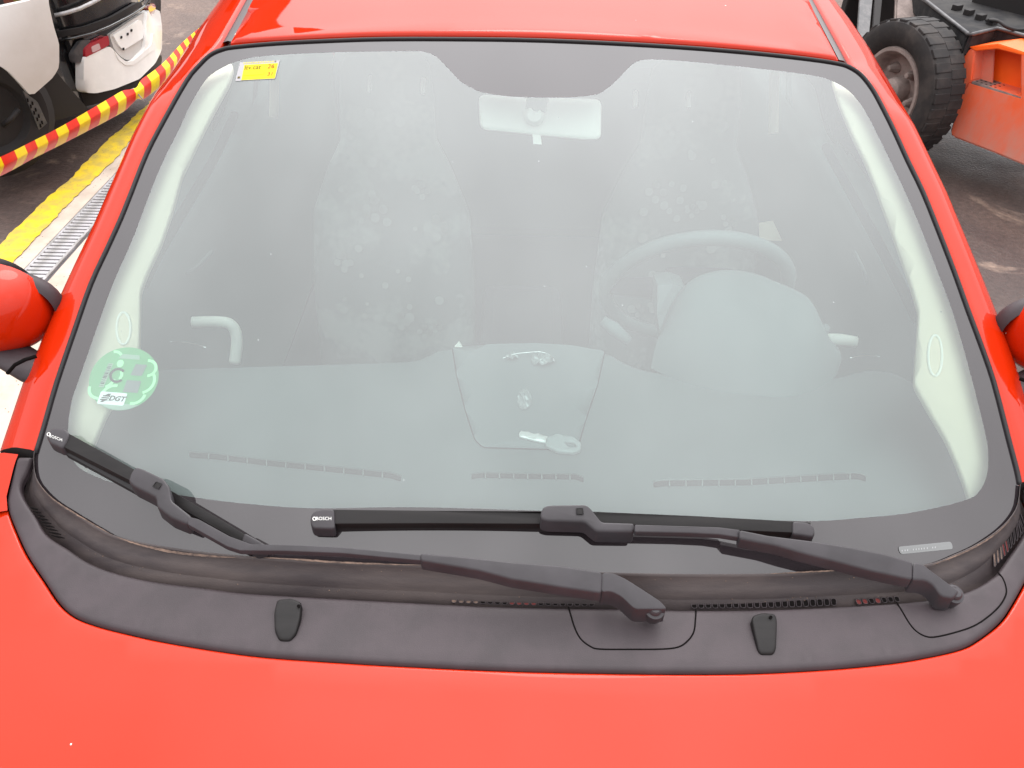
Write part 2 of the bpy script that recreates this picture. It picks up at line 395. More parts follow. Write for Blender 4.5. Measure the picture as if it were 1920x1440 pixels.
# ------------------------------------------------------------------ ground (structure)
def ground_mat():
    m = bpy.data.materials.new('yard_ground'); m.use_nodes = True; t = m.node_tree; b = t.nodes['Principled BSDF']; N = t.nodes.new; K = t.links.new
    tc = N('ShaderNodeTexCoord')
    def noise(sc, d=6, dist=0):
        n = N('ShaderNodeTexNoise'); n.inputs['Scale'].default_value = sc; n.inputs['Detail'].default_value = d; n.inputs['Distortion'].default_value = dist; n.inputs['Roughness'].default_value = .6
        K(tc.outputs['Object'], n.inputs['Vector']); return n
    def ramp(src, a, b_, c1, c2):
        r = N('ShaderNodeValToRGB'); r.color_ramp.elements[0].position = a; r.color_ramp.elements[1].position = b_
        r.color_ramp.elements[0].color = (*c1, 1); r.color_ramp.elements[1].color = (*c2, 1); K(src, r.inputs[0]); return r
    a = ramp(noise(.55, 5, .6).outputs[0], .38, .62, (.050, .032, .028), (.135, .092, .074))
    c = ramp(noise(2.3, 7, 1.4).outputs[0], .60, .72, (0, 0, 0), (1, 1, 1))
    mx = N('ShaderNodeMix'); mx.data_type = 'RGBA'; K(c.outputs[0], mx.inputs[0]); K(a.outputs[0], mx.inputs[6]); mx.inputs[7].default_value = (.24, .17, .13, 1)
    d = ramp(noise(38, 4).outputs[0], .35, .7, (.72, .72, .72), (1.25, 1.25, 1.25))
    m2 = N('ShaderNodeMix'); m2.data_type = 'RGBA'; m2.blend_type = 'MULTIPLY'; m2.inputs[0].default_value = 1; K(mx.outputs[2], m2.inputs[6]); K(d.outputs[0], m2.inputs[7])
    K(m2.outputs[2], b.inputs['Base Color'])
    rr = N('ShaderNodeMapRange'); rr.inputs[1].default_value = .35; rr.inputs[2].default_value = .65; rr.inputs[3].default_value = .35; rr.inputs[4].default_value = .85
    K(noise(.9, 4).outputs[0], rr.inputs[0]); K(rr.outputs[0], b.inputs['Roughness'])
    bp = N('ShaderNodeBump'); bp.inputs['Strength'].default_value = .5; bp.inputs['Distance'].default_value = .01; K(noise(60, 5).outputs[0], bp.inputs['Height']); K(bp.outputs[0], b.inputs['Normal'])
    return m
gm = ground_mat()
mesh('ground', [(-400, -400, 0), (400, -400, 0), (400, 400, 0), (-400, 400, 0)], [(0, 1, 2, 3)], gm, smooth=False, kind='structure')
yA, yB = atZ(0, 481, .008), atZ(283, 204, .008); yd = (yB - yA); yd.z = 0; yd.normalize(); yn = Vector((yd.y, -yd.x, 0))    # yn points to the car
conc = node_mat('pale_concrete', (.36, .29, .235), .85, .3, col2=(.50, .42, .35), vscale=5, ramp=(.3, .6), bump=.4, bscale=60, specks=.16, speck_scale=55, speck_col=(.12, .09, .07))
def strip(name, off0, off1, z, mat, s0=-4, s1=6, rag=0, parent=None, kind='structure', n=160):
    vs = []; fs = []
    for i in range(n + 1):
        s = s0 + (s1 - s0) * i / n
        for o_, sg in ((off0, -1), (off1, 1)):
            p = yA + yd * s + yn * (o_ + sg * rag * (math.sin(s * 7.1 + sg) * .4 + math.sin(s * 17.3 + sg * 2) * .35 + random.uniform(-.5, .5))); vs.append((p.x, p.y, z))
    for i in range(n): fs.append((2 * i, 2 * i + 1, 2 * i + 3, 2 * i + 2))
    return mesh(name, vs, fs, mat, parent, smooth=False, kind=kind)
gL = [(atZ(a, b) - yA).dot(yn) for a, b in ((60, 500), (117, 432))]; gR = [(atZ(a, b) - yA).dot(yn) for a, b in ((90, 522), (142, 467))]
g0, g1 = sum(gL) / 2, sum(gR) / 2
strip('concrete_apron', .03, g0 - .012, .004, conc)
strip('concrete_apron', g1 + .012, g1 + .62, .004, conc)
ymat = node_mat('yellow_road_paint', (.66, .46, .02), .75, .3, col2=(.42, .31, .07), vscale=14, ramp=(.4, .65), specks=.4, speck_scale=60, speck_col=(.20, .14, .08), bump=.3, bscale=90)
strip('yellow_line', -.055, .075, .009, ymat, rag=.012, n=400)
strip('drain_channel', g0 - .012, g1 + .012, .0015, node_mat('drain_bottom', (.10, .095, .10), .8, .2))
gr = thing('drain_grate', 'narrow galvanised slotted drain cover in the pale concrete beside the yellow line', 'drain grate', tuple((yA + yn * (g0 + g1) / 2)[:2]) + (0,))
gl0 = gr.location.copy()
sA = (atZ(75, 512) - yA).dot(yd)
bar = None
def gp(s, o_, z): p = yA + yd * s + yn * o_; return Vector((p.x, p.y, z)) - gl0
for side in (g0, g1 - .012):
    mesh('edge_rail', [gp(-3, side, .012), gp(-3, side + .012, .012), gp(6, side + .012, .012), gp(6, side, .012), gp(-3, side, .002), gp(-3, side + .012, .002), gp(6, side + .012, .002), gp(6, side, .002)],
         [(0, 1, 2, 3), (0, 4, 5, 1), (2, 6, 7, 3), (1, 5, 6, 2), (0, 3, 7, 4)], M['galv'], gr, smooth=False)
sp_ = .030
for i in range(62):
    s = sA - .5 + i * sp_
    if bar is None:
        vs = [gp(s, g0 + .012, .011), gp(s, g1 - .012, .011), gp(s + .019, g1 - .012, .011), gp(s + .019, g0 + .012, .011)]
        vs += [v - Vector((0, 0, .008)) for v in vs]; s_first = s
        bar = mesh('slat', vs, [(0, 1, 2, 3), (0, 4, 5, 1), (1, 5, 6, 2), (2, 6, 7, 3), (3, 7, 4, 0)], M['galv'], gr, smooth=False)
    else:
        c = bar.copy(); S.collection.objects.link(c); c.parent = gr; d = yd * (s - s_first); c.location = d

# ------------------------------------------------------------------ THE RED CAR
car = thing('red_car', 'bright red small hatchback seen from the front, both wipers parked on its windscreen', 'car')
G_OUT = [(67, 850), (66, 872), (72, 903), (100, 937), (150, 970), (217, 1008), (320, 1030), (447, 1045), (640, 1058), (793, 1063), (887, 1068), (1020, 1074), (1167, 1078), (1300, 1080), (1440, 1079), (1575, 1072), (1690, 1067), (1747, 1059), (1790, 1042), (1827, 1025), (1865, 1000), (1890, 976), (1905, 950), (1910, 912),
         (1907, 882), (1892, 825), (1864, 717), (1840, 647), (1815, 580), (1790, 510), (1760, 432), (1731, 360), (1702, 300), (1677, 245), (1652, 195), (1635, 165), (1615, 140), (1594, 126), (1572, 119), (1520, 111), (1420, 100), (1300, 90), (1150, 81), (1000, 75), (860, 73), (720, 73), (620, 76), (520, 81), (440, 88), (415, 93), (393, 103), (373, 122), (350, 150), (310, 220), (275, 287), (246, 360), (225, 412), (200, 467), (170, 532), (140, 617), (105, 720), (82, 800)]
G_IN = [(128, 843), (133, 857), (150, 878), (183, 895), (233, 910), (367, 933), (467, 945), (587, 953), (760, 951), (960, 956), (1200, 965), (1400, 974), (1527, 977), (1615, 971), (1690, 964), (1765, 950), (1820, 934), (1837, 920), (1847, 902), (1852, 882), (1853, 857), (1849, 820), (1822, 710), (1790, 597), (1762, 520), (1727, 430), (1697, 360), (1660, 283), (1627, 217), (1607, 187), (1587, 167), (1560, 152), (1527, 142), (1460, 133), (1360, 122), (1260, 113), (1212, 112), (1190, 118), (1173, 133), (1157, 150), (1137, 167), (1115, 178), (1050, 183), (960, 181), (905, 173), (883, 164), (863, 152), (839, 127), (816, 105), (792, 97), (756, 96), (637, 98), (558, 101), (479, 107), (440, 117), (425, 123), (400, 137), (382, 155), (355, 200), (337, 240), (307, 300), (282, 360), (250, 445), (212, 532), (180, 620), (145, 720), (135, 750), (128, 795)]
g_out = on(G_OUT, glassz, 5, closed=True); g_in = on(G_IN, glassz, 5, closed=True)
ws = node('windscreen', car)
sheet('frit_band', g_out, glassz, M['frit'], ws, holes=[g_in], res=.03)
sheet('pane', g_in, glassz, M['glass'], ws, res=.035)
# identification window in the lower right band
lp = rpoly([(hit(a, b, glassz).x, hit(a, b, glassz).y) for a, b in ((1683, 1026), (1783, 1016), (1787, 1030), (1688, 1040))], .004)
M['idwin'] = node_mat('number_window', (.15, .155, .155), .15, .5)
sheet('number_window', lp, glassz, M['idwin'], ws, lift=.0009, res=.02)
M['glyph'] = node_mat('etched_marks', (.32, .33, .33), .5, .3)
def pl(px, py, f=glassz, off=0): return hit(px, py, f, off)
def label_px(name, s, px, py, px2, py2, parent, mat, f, size_px, lift=.0012, shear=0, **k):
    """write along the direction from one point to a second, upright in the surface"""
    f0 = f; g_ = lambda x, y: f0(x, y) + lift
    a, b = hit(px, py, g_), hit(px2, py2, g_); u = Vector(((b - a).x, (b - a).y, 0)); u.normalize()
    c = hit((px + px2) / 2, (py + py2) / 2, g_); up_ = hit((px + px2) / 2 - (py2 - py) * .0, (py + py2) / 2 - 10, g_); v = Vector(((up_ - c).x, (up_ - c).y, 0)); vs_ = v.length / 10
    hs = ((b - a).length) / math.hypot(px2 - px, py2 - py)
    return text_on(name, s, (c.x, c.y, 0), u * hs * size_px, v.normalized() * vs_ * size_px, f, mat, parent, 1.0, lift, shear)
for i in range(26):
    x = 1690 + i * 2.6 + random.uniform(-.4, .4)
    if i % 7 == 6: continue
    lp = [pl(x, 1035.5 - i * .27), pl(x + 1.6, 1035.3 - i * .27), pl(x + 1.6, 1032.3 - i * .27), pl(x, 1032.5 - i * .27)]
    sheet('etched_mark', lp, glassz, M['glyph'], ws, lift=.0014, res=.02) if i % 2 == 0 else None
# maker's marks etched in the lower left corner of the clear pane
ring = [pl(163 + 5 * math.cos(a), 872 + 5 * math.sin(a), glassz, .0008) for a in [2 * math.pi * i / 20 for i in range(20)]]
tube('maker_mark', ring, .0006, M['wiper'], ws, seg=5, closed=True)

# seal round the glass
i_side = [i for i, p in enumerate(G_OUT) if p == (1907, 882)][0]
seal_px = [(1912, 908)] + G_OUT[i_side:] + [(67, 850)]
tube('glass_seal', on(seal_px, glassz, 3, off=.001), .0032, M['rubber'], ws, seg=8)

# roof panel
ROOF_F = [(432, 80), (520, 74), (620, 69), (720, 66), (860, 66), (1000, 68), (1150, 74), (1300, 83), (1420, 93), (1520, 104), (1572, 112)]
rf = on(ROOF_F, topz, 6)
rl = [hit(475, 0, topz)]; rr_ = [hit(1515, 0, topz)]
dl = (rl[0] - rf[0]); dr = (rr_[0] - rf[-1])
def ext_edge(p0, d, ys, sgn):
    out_ = []
    for y in ys:
        k = (y - p0.y)
        out_.append(Vector((p0.x + d.x / d.y * k * math.exp(-k * 1.2), y, 0)))
    return out_
ys = [1.0, 1.1, 1.25, 1.4, 1.6, 1.8, 2.0, 2.2, 2.4]
roof_loop = rf + [hit(1545, 58, topz)] * 0 + rr_ + ext_edge(rr_[0], dr, ys, 1) + list(reversed([*ext_edge(rl[0], dl, ys, -1)])) + rl
roof = sheet('roof', [(p.x, p.y) for p in roof_loop], topz, M['red'], car, thick=.012, edge=.006, res=.035, lift=.005)

# pillars with roof rails: inner edge, outer edge, then over the shoulder and down
def interp(tab, y):
    a = sorted(tab, key=lambda q: q[1]); return float(np.interp(y, [q[1] for q in a], [q[0] for q in a]))
LI = [(67, 850), (82, 800), (105, 720), (140, 617), (170, 532), (200, 467), (225, 412), (246, 360), (275, 287), (310, 220), (350, 150), (373, 122), (393, 103), (409, 88), (420, 72), (460, 0), (515, -100)]
LO = [(0, 845), (42, 720), (62, 677), (110, 560), (140, 495), (175, 422), (202, 360), (250, 250), (287, 180), (325, 130), (350, 90), (375, 50), (412, 0), (470, -100)]
RI = [(1912, 907), (1892, 825), (1864, 717), (1840, 647), (1815, 580), (1790, 510), (1760, 432), (1731, 360), (1702, 300), (1677, 245), (1652, 195), (1635, 165), (1615, 140), (1597, 127), (1588, 112), (1525, 0), (1470, -100)]
RO = [(1985, 905), (1915, 717), (1890, 640), (1870, 590), (1840, 515), (1815, 455), (1775, 360), (1740, 287), (1715, 235), (1665, 150), (1630, 90), (1600, 45), (1565, 0), (1505, -100)]
pillar_low = {}
for sgn, I_, O_, yb in ((-1, LI, LO, 846), (1, RI, RO, 905)):
    rows = [[] for _ in range(10)]
    for py in list(range(yb, 160, -16)) + list(range(156, 40, -6)) + list(range(34, -100, -12)):
        a = hit(interp(I_, py) + (-3 if sgn < 0 else 3), py, topz, .003); b = hit(interp(O_, py), py, topz, -.028)
        o_ = Vector((sgn, 0, 0)); dd = Vector((0, 0, -1))
        h = .0
        rows[0].append(a + dd * .035); rows[1].append(a)
        rows[2].append(a.lerp(b, .10) + Vector((0, 0, .0035)))
        rows[3].append(a.lerp(b, .45) + Vector((0, 0, .008)))
        rows[4].append(a.lerp(b, .58) + Vector((0, 0, .008)))
        rows[5].append(a.lerp(b, .88) + Vector((0, 0, .0035)))
        rows[6].append(b); rows[7].append(b + o_ * .004 + dd * .016); rows[8].append(b + o_ * .006 + dd * .05); rows[9].append(b - o_ * .03 + dd * .055)
    n0 = len(rows[0]); lastp = [r[-1].copy() for r in rows]
    for y in (1.15, 1.4, 1.7, 2.0, 2.4):
        for r, q in zip(rows, lastp): r.append(Vector((q.x + sgn * .0, y + (q.y - lastp[1].y), roofz(lastp[1].x, y) + (q.z - lastp[1].z))))
    if sgn > 0: rows = [list(reversed(r)) for r in rows]
    pil = loft('pillar', rows, M['red'], car)
    foot_ = [r[0] if sgn < 0 else r[-1] for r in rows]; mesh('pillar_foot', foot_, [tuple(range(len(foot_)))[::-1] if sgn < 0 else tuple(range(len(foot_)))], M['rubber'], car, smooth=False)
    lin = [[p + Vector((-sgn * .012, 0, -.016)) for p in rows[k]] for k in (2, 4, 6, 8, 9)]
    loft('pillar_lining', lin, M['dash'], car)
    pillar_low[sgn] = rows
# ditch strips between roof and rail
for sgn, A_, B_ in ((-1, [(417, 80), (460, 0), (515, -100)], [(438, 79), (480, 0), (535, -100)]), (1, [(1573, 112), (1515, 0), (1462, -100)], [(1590, 122), (1525, 0), (1470, -100)])):
    a = [hit(*p, topz, -.004) for p in resample(A_, 12)]; b = [hit(*p, topz, -.004) for p in resample(B_, 12)]
    for y in (1.15, 1.5, 2.0, 2.4):
        a.append(Vector((a[11].x, y, roofz(a[11].x, y) - .004))); b.append(Vector((b[11].x, y, roofz(b[11].x, y) - .004)))
    mid = [p.lerp(q, .5) + Vector((0, 0, .003)) for p, q in zip(a, b)]
    rows = [a, mid, b]
    if sgn > 0: rows = [a, mid, b]
    loft('roof_strip', rows, M['ditch'], car)

# hood
P_OUT = [(33, 853), (28, 870), (13, 930), (14, 952), (27, 987), (50, 1037), (83, 1087), (110, 1127), (140, 1153), (183, 1170), (233, 1183), (300, 1198), (400, 1215), (500, 1228), (640, 1238), (760, 1245), (960, 1254), (1200, 1259), (1387, 1259), (1537, 1252), (1650, 1242), (1725, 1231), (1800, 1214), (1837, 1195), (1875, 1165), (1897, 1135), (1925, 1085), (1952, 1030), (1968, 985), (1966, 945), (1950, 912)]
P_IN = [(60, 853), (50, 880), (38, 905), (43, 930), (67, 967), (87, 1000), (127, 1027), (167, 1053), (217, 1072), (283, 1087), (367, 1098), (467, 1110), (633, 1120), (860, 1132), (927, 1135), (1060, 1138), (1200, 1140), (1305, 1142), (1425, 1141), (1537, 1137), (1680, 1129), (1762, 1120), (1800, 1112), (1837, 1097), (1860, 1082), (1871, 1073), (1894, 1041), (1915, 1011), (1928, 985), (1932, 955), (1922, 914)]
p_out = resample(on(P_OUT, hoodz, 5, off=.004), 300); p_in = resample(on(P_IN, hoodz, 5, off=.004), 300)
hood_back = [Vector((p.x, p.y, 0)) for p in on(P_OUT[3:-3], hoodz, 5)]
hw = .80
hb = [(p.x, p.y - .0022) for p in hood_back]
hood_loop = hb + [(hw, .12), (hw, -.2), (.78, -.6), (.6, -.78), (.3, -.85), (0, -.87), (-.3, -.85), (-.6, -.78), (-.78, -.6), (-hw, -.2), (-hw, hb[0][1] + .0)]
def hoodz2(x, y): return hoodz(x, y) - .25 * max(0, -y - .35) ** 2
hood_loop = [p for i, p in enumerate(hood_loop)]
sheet('hood', hood_loop, hoodz2, M['red'], car, thick=.02, edge=.004, res=.03, bottom=False)
# fenders: lower flank plus the piece beside the cowl ends
for sgn in (-1, 1):
    rows = []
    xs = [(-.02, .004), (.012, -.004), (.03, -.03), (.045, -.09), (.05, -.2), (.04, -.45), (.0, -.62)]
    for dx, dz in xs:
        rows.append([Vector((sgn * (.775 + dx), y, hoodz2(sgn * .76, min(y, .04)) + .03 * max(0, y - .04) + dz - .012)) for y in (.3, .2, .1, 0, -.15, -.3, -.45, -.6, -.72)])
    if sgn < 0: rows = list(reversed(rows))
    loft('fender', rows, M['red'], car)
    # corner piece between pillar foot, cowl end and hood corner
    if sgn < 0: TB = ([(-60, 850), (-25, 851), (8, 849), (34, 852)], [(-60, 972), (-30, 965), (-8, 961), (14, 957)])
    else: TB = ([(2075, 908), (2030, 909), (1985, 908), (1950, 910)], [(2060, 1010), (2020, 1002), (1990, 994), (1967, 988)])
    rows = []; under = []
    for k in range(9):
        t = k / 8; row = []; und = []
        for j, (a, b) in enumerate(zip(*TB)):
            q = Vector(a).lerp(Vector(b), t)
            if sgn < 0 and j == 3: q.x = float(np.interp(t, [0, .17, .75, 1], [34, 27, 12, 14]))
            if sgn > 0 and j == 3: q.x = float(np.interp(t, [0, .4, 1], [1950, 1967, 1967]))
            z = hit(*a, topz).z * (1 - t) + (hit(*b, hoodz).z + .004) * t - (.012 if j == 0 else 0)
            row.append(atZ(q.x, q.y, z))
            und.append(atZ(q.x + (-sgn * 40 if j == 3 else (-sgn * 25 if j == 2 else 0)), q.y, z - .022))
        rows.append(row); under.append(und)
    if sgn > 0: rows = [list(reversed(r)) for r in rows]
    loft('fender_corner', list(reversed(rows)), M['red'], car)
    loft('corner_gap_dark', list(reversed(under)), M['void'], car)  # near-black sheet added under the gap, its shade put into the colour
    # door skin and waist line
    rows = []
    for dx, z in ((-.012, .944), (.006, .936), (.028, .915), (.045, .85), (.05, .75), (.04, .5), (.0, .28)):
        rows.append([Vector((sgn * (.775 + dx), y, z + .03 * (y - .3))) for y in (.3, .5, .8, 1.1, 1.4, 1.8, 2.2, 2.5)])
    if sgn > 0: rows = list(reversed(rows))
    loft('door_skin', rows, M['red'], car)
    rail = pillar_low[sgn][9] if sgn < 0 else pillar_low[sgn][9]
    rail = rail if sgn < 0 else list(reversed(rail))
    low = [Vector((sgn * .765, min(2.4, max(.32, p.y)), .957 + .03 * (p.y - .3))) for p in rail]
    loft('side_window', [rail[:], low] if sgn < 0 else [low, rail[:]], M['sideglass'], car)
# closed rear, floor and wheels
mesh('tail_panel', [(-.77, 2.5, .3), (.77, 2.5, .3), (.77, 2.5, .98), (-.77, 2.5, .98)], [(3, 2, 1, 0)], M['red'], car, smooth=False)
mesh('rear_glass', [(-.72, 2.49, .99), (.72, 2.49, .99), (.52, 2.38, 1.44), (-.52, 2.38, 1.44)], [(3, 2, 1, 0)], M['sideglass'], car, smooth=False)
box('underbody', (0, .85, .28), (1.5, 3.2, .12), M['void'], car)
for sx in (-1, 1): box('corner_gap_block', (sx * .745, .175, .885), (.10, .12, .05), M['void'], car)  # near-black blocks added to darken the gap at the cowl ends
box('bulkhead', (0, .06, .62), (1.46, .05, .55), M['void'], car)
for sx in (-1, 1):
    for y in (-.25, 2.15):
        t = lathe('wheel', [(.05, .1), (.17, .1), (.19, .085), (.26, .09), (.285, .06), (.29, 0), (.285, -.08), (.2, -.09), (.05, -.09)], (sx * .70, y, .29), (sx, 0, 0), M['tyre'], car, seg=32)
box('front_bumper', (0, -.83, .5), (1.3, .12, .42), M['red'], car, bev=.04)

# cowl: dusty trough behind, front plastic panel
t_top = resample([hit(a, b, glassz) for a, b in crom(G_OUT[0:24], 5)], 150)
t_bot = resample([hit(a, b, hoodz) for a, b in crom([(55, 853), (40, 905), (45, 930)] + P_IN[4:], 5)], 150)
rows = []
for t, dz in ((0, .0045), (.03, .0055), (.07, .002), (.14, -.002), (.30, -.006), (.46, -.009), (.50, -.0145), (.53, -.0155), (.78, -.017), (.84, -.0205), (1.0, -.022), (1.25, -.024), (1.6, -.028)):
    rows.append([a.lerp(b, t) + Vector((0, 0, dz)) for a, b in zip(t_top, t_bot)])
rows = [[p + Vector((0, 0, 0)) for p in r] for r in rows]
trough = loft('cowl_trough', list(reversed(rows)), M['trough'], car)
# front panel with three cut lids
def cuts(pts, n=8): return crom(pts, n)
lid1 = [(1066, 1138), (1071, 1156), (1078, 1178), (1089, 1198), (1107, 1212), (1125, 1217), (1180, 1217.5), (1240, 1217), (1272, 1213), (1290, 1201), (1301, 1184), (1304, 1160), (1305, 1142)]
lid2 = [(1681, 1129), (1692, 1147), (1706, 1170), (1720, 1185), (1737, 1193.5), (1755, 1194), (1790, 1186), (1825, 1174), (1853, 1156), (1875, 1135), (1886, 1115), (1886, 1100), (1880, 1084), (1871, 1073)]
def groove(px, nm):
    c = on(px, hoodz, 5, off=.0045)
    return tube(nm, c, .0011, M['void'], cowl, seg=6)
cowl = sheet('cowl_panel', [(p.x, p.y) for p in p_out] + [(p.x, p.y) for p in reversed(p_in)], hoodz, M['cowl'], car, thick=.014, edge=.0065, res=.014, lift=.0045)
groove(lid1, 'lid_gap'); groove(lid2, 'lid_gap')
# ridge on the left outer part
# washer jets
def jet(px_top, px_all):
    lp = rpoly([(p.x, p.y) for p in [hit(a, b, hoodz, .004) for a, b in px_all]], .004)
    def jz(x, y):
        return hoodz(x, y) + .0045 + .009 * min(1, max(0, (y - y0) / (y1 - y0))) ** .8
    ysj = [p[1] for p in lp]; y0, y1 = min(ysj), max(ysj)
    j = sheet('washer_jet', [tuple(q) for q in resample([Vector(p) for p in lp], 90, True)], jz, M['blade'], car, thick=.012, edge=.003, res=.004, lift=.003)
    a = hit(*px_top, hoodz, .015)
    lathe('nozzle', [(.0022, 0), (.0022, .0015), (.001, .0012), (.0002, .0002)], a + Vector((0, .002, .002)), (0, -.3, 1), M['void'], j, seg=12)
jet((560, 1141), [(522, 1134), (548, 1131), (568, 1138), (565, 1165), (556, 1192), (544, 1204), (524, 1203), (516, 1186), (516, 1155)])
jet((1445, 1162), [(1409, 1163), (1425, 1158), (1450, 1160), (1454, 1172), (1454, 1220), (1449, 1229), (1426, 1229), (1420, 1222), (1411, 1190), (1406, 1170)])

# intake slots: flat patches whose colour holds the shade of the openings
def slot_row(pts_px, n, w_, h_, slant=0, red=()):
    c = resample([hit(a, b, hoodz) for a, b in pts_px], n)
    return c
def make_grille(path, pitch, wpx, hpx, lean=0.0, clog=(), redset=()):
    P = resample(path, 400); cum = 0; pos = []; nxt = 0; k = 0
    for a, b in zip(P, P[1:]):
        seg_ = (b - a).length
        while nxt <= cum + seg_: pos.append(a.lerp(b, (nxt - cum) / seg_)); nxt += pitch
        cum += seg_
    tr = (P[1] - P[0])
    for i, p in enumerate(pos):
        q0 = P[min(range(len(P)), key=lambda j: (P[j] - p).length)]
        j0 = min(range(len(P)), key=lambda j: (P[j] - p).length); tg = (P[min(j0 + 4, 399)] - P[max(j0 - 4, 0)]).normalized(); nn = Vector((-tg.y, tg.x)) * -1  # towards image top
        if nn.y > 0: nn = -nn
        lx = tg * lean
        cs = [p - tg * wpx / 2, p + tg * wpx / 2, p + tg * wpx / 2 + (nn + lx) * hpx, p - tg * wpx / 2 + (nn + lx) * hpx]
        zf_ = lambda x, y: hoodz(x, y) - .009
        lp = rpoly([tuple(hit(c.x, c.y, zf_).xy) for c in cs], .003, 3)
        mat = M['dust'] if i in clog else (M['red_reflect'] if i in redset else M['void'])
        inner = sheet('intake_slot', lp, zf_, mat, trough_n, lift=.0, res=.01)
        cc = [Vector((x, y, zf_(x, y) + .0003)) for x, y in lp]
        tube('slot_rim', cc, .0006, M['cowl'], inner, seg=4, closed=True)
trough_n = trough
make_grille([(851, 1130.5), (927, 1133.5), (1062, 1137), (1115, 1137)], 13.6, 10, 14, clog=(0, 1, 2, 3), redset=(8, 9, 10, 11))
make_grille([(1302, 1141), (1425, 1140), (1500, 1138), (1577, 1135)], 13.1, 9.8, 13, lean=-.1)
make_grille([(1612, 1133.5), (1650, 1131), (1692, 1128)], 12.0, 9, 10, lean=-.35, redset=(0, 1, 3))
make_grille([(1866, 1062), (1884, 1043), (1900, 1022), (1915, 1004), (1925, 985)], 9.0, 5.6, 22, lean=.9, clog=(0, 1, 2), redset=(3, 4))
for i in range(9):
    t = i / 8
    a = hit(57 + 40 * t, 952 + 52 * t, hoodz, .003); b = hit(71 + 50 * t, 955 + 54 * t, hoodz, .003)
    tube('intake_slit', [a, a.lerp(b, .5) + Vector((0, 0, .0002)), b], [.0007, .0017, .0006], M['void'], trough, seg=6)
# dried mud lying along the glass foot
def mud(px, w0, f, off, seed):
    rnd = random.Random(seed); c = resample(crom(px, 6), 60); up_ = []; dn = []
    for i, p in enumerate(c):
        k = math.sin(math.pi * i / 59) ** .6
        a = w0 * k * (.5 + rnd.random() * .5); b = w0 * k * (.3 + rnd.random() * .5)
        up_.append((p.x, p.y - a)); dn.append((p.x, p.y + b))
    lp = [hit(a, b, f) for a, b in up_ + list(reversed(dn))]
    return sheet('dried_mud', [(p.x, p.y) for p in lp], f, M['dust'], trough, lift=off, res=.01)
mud([(218, 1011), (262, 1026), (330, 1041), (410, 1049), (447, 1050)], 3.5, glassz, .0058, 1)
mud([(470, 1050), (540, 1053), (640, 1060), (720, 1063), (800, 1065)], 2.5, glassz, .0058, 2)
mud([(70, 905), (100, 939), (150, 972), (216, 1010)], 2.2, glassz, .0056, 3)
mud([(1745, 1064), (1790, 1047), (1828, 1029), (1866, 1004), (1893, 978)], 2.4, glassz, .0056, 4)
mud([(1440, 1081), (1500, 1078), (1575, 1074), (1600, 1071)], 2.0, glassz, .0058, 5)

def grit():
    rnd = random.Random(11); vs = []; fs = []
    for i in range(170):
        j = rnd.randrange(4, 145); t = rnd.choice((rnd.uniform(.02, .2), rnd.uniform(.5, .62), rnd.uniform(.85, 1.0)))
        p = t_top[j].lerp(t_bot[j], t) + Vector((rnd.uniform(-.004, .004), 0, float(np.interp(t, [0, .07, .14, .30, .46, .50, .53, .78, .84, 1], [.0045, .002, -.002, -.006, -.009, -.0145, -.0155, -.017, -.0205, -.022])) + .0004))
        r = rnd.uniform(.0003, .0011); a0 = rnd.uniform(0, 6); b = len(vs)
        for q in range(5): a = a0 + q * 1.2566; vs.append(p + Vector((r * math.cos(a) * rnd.uniform(.7, 1.4), r * math.sin(a), 0)))
        vs.append(p + Vector((0, 0, r))); fs += [(b + q, b + (q + 1) % 5, b + 5) for q in range(5)]
    mesh('grit', vs, fs, M['dust'], trough, smooth=False, kind='stuff')
grit()
# ------------------------------------------------------------------ wipers
def wsheet(name, px, h, th, mat, parent, edge=.0025, r=.002, res=.012, f=glassz, n=4):
    import bmesh
    lp = rpoly([(p.x, p.y) for p in [hit(a, b, f, h) for a, b in px]], r, n)
    bm = bmesh.new(); top_ = [bm.verts.new((x, y, f(x, y) + h)) for x, y in lp]; bot = [bm.verts.new((x, y, f(x, y) + h - th)) for x, y in lp]
    A_2 = sum(lp[i - 1][0] * lp[i][1] - lp[i][0] * lp[i - 1][1] for i in range(len(lp)))
    bm.faces.new(top_ if A_2 > 0 else top_[::-1]); bm.faces.new(bot[::-1] if A_2 > 0 else bot)
    for i in range(len(lp)):
        q = [top_[i - 1], top_[i], bot[i], bot[i - 1]]; bm.faces.new(q[::-1] if A_2 > 0 else q)
    bm.normal_update()
    te = [e for e in bm.edges if e.verts[0] in top_ and e.verts[1] in top_]
    bmesh.ops.bevel(bm, geom=te, offset=edge, segments=4, affect='EDGES', profile=.5, clamp_overlap=True)
    for fc in bm.faces: fc.smooth = len(fc.verts) <= 4
    me = bpy.data.meshes.new(name); bm.to_mesh(me); bm.free(); o = link(name, me, parent, mat); sharpen(o, 50); return o
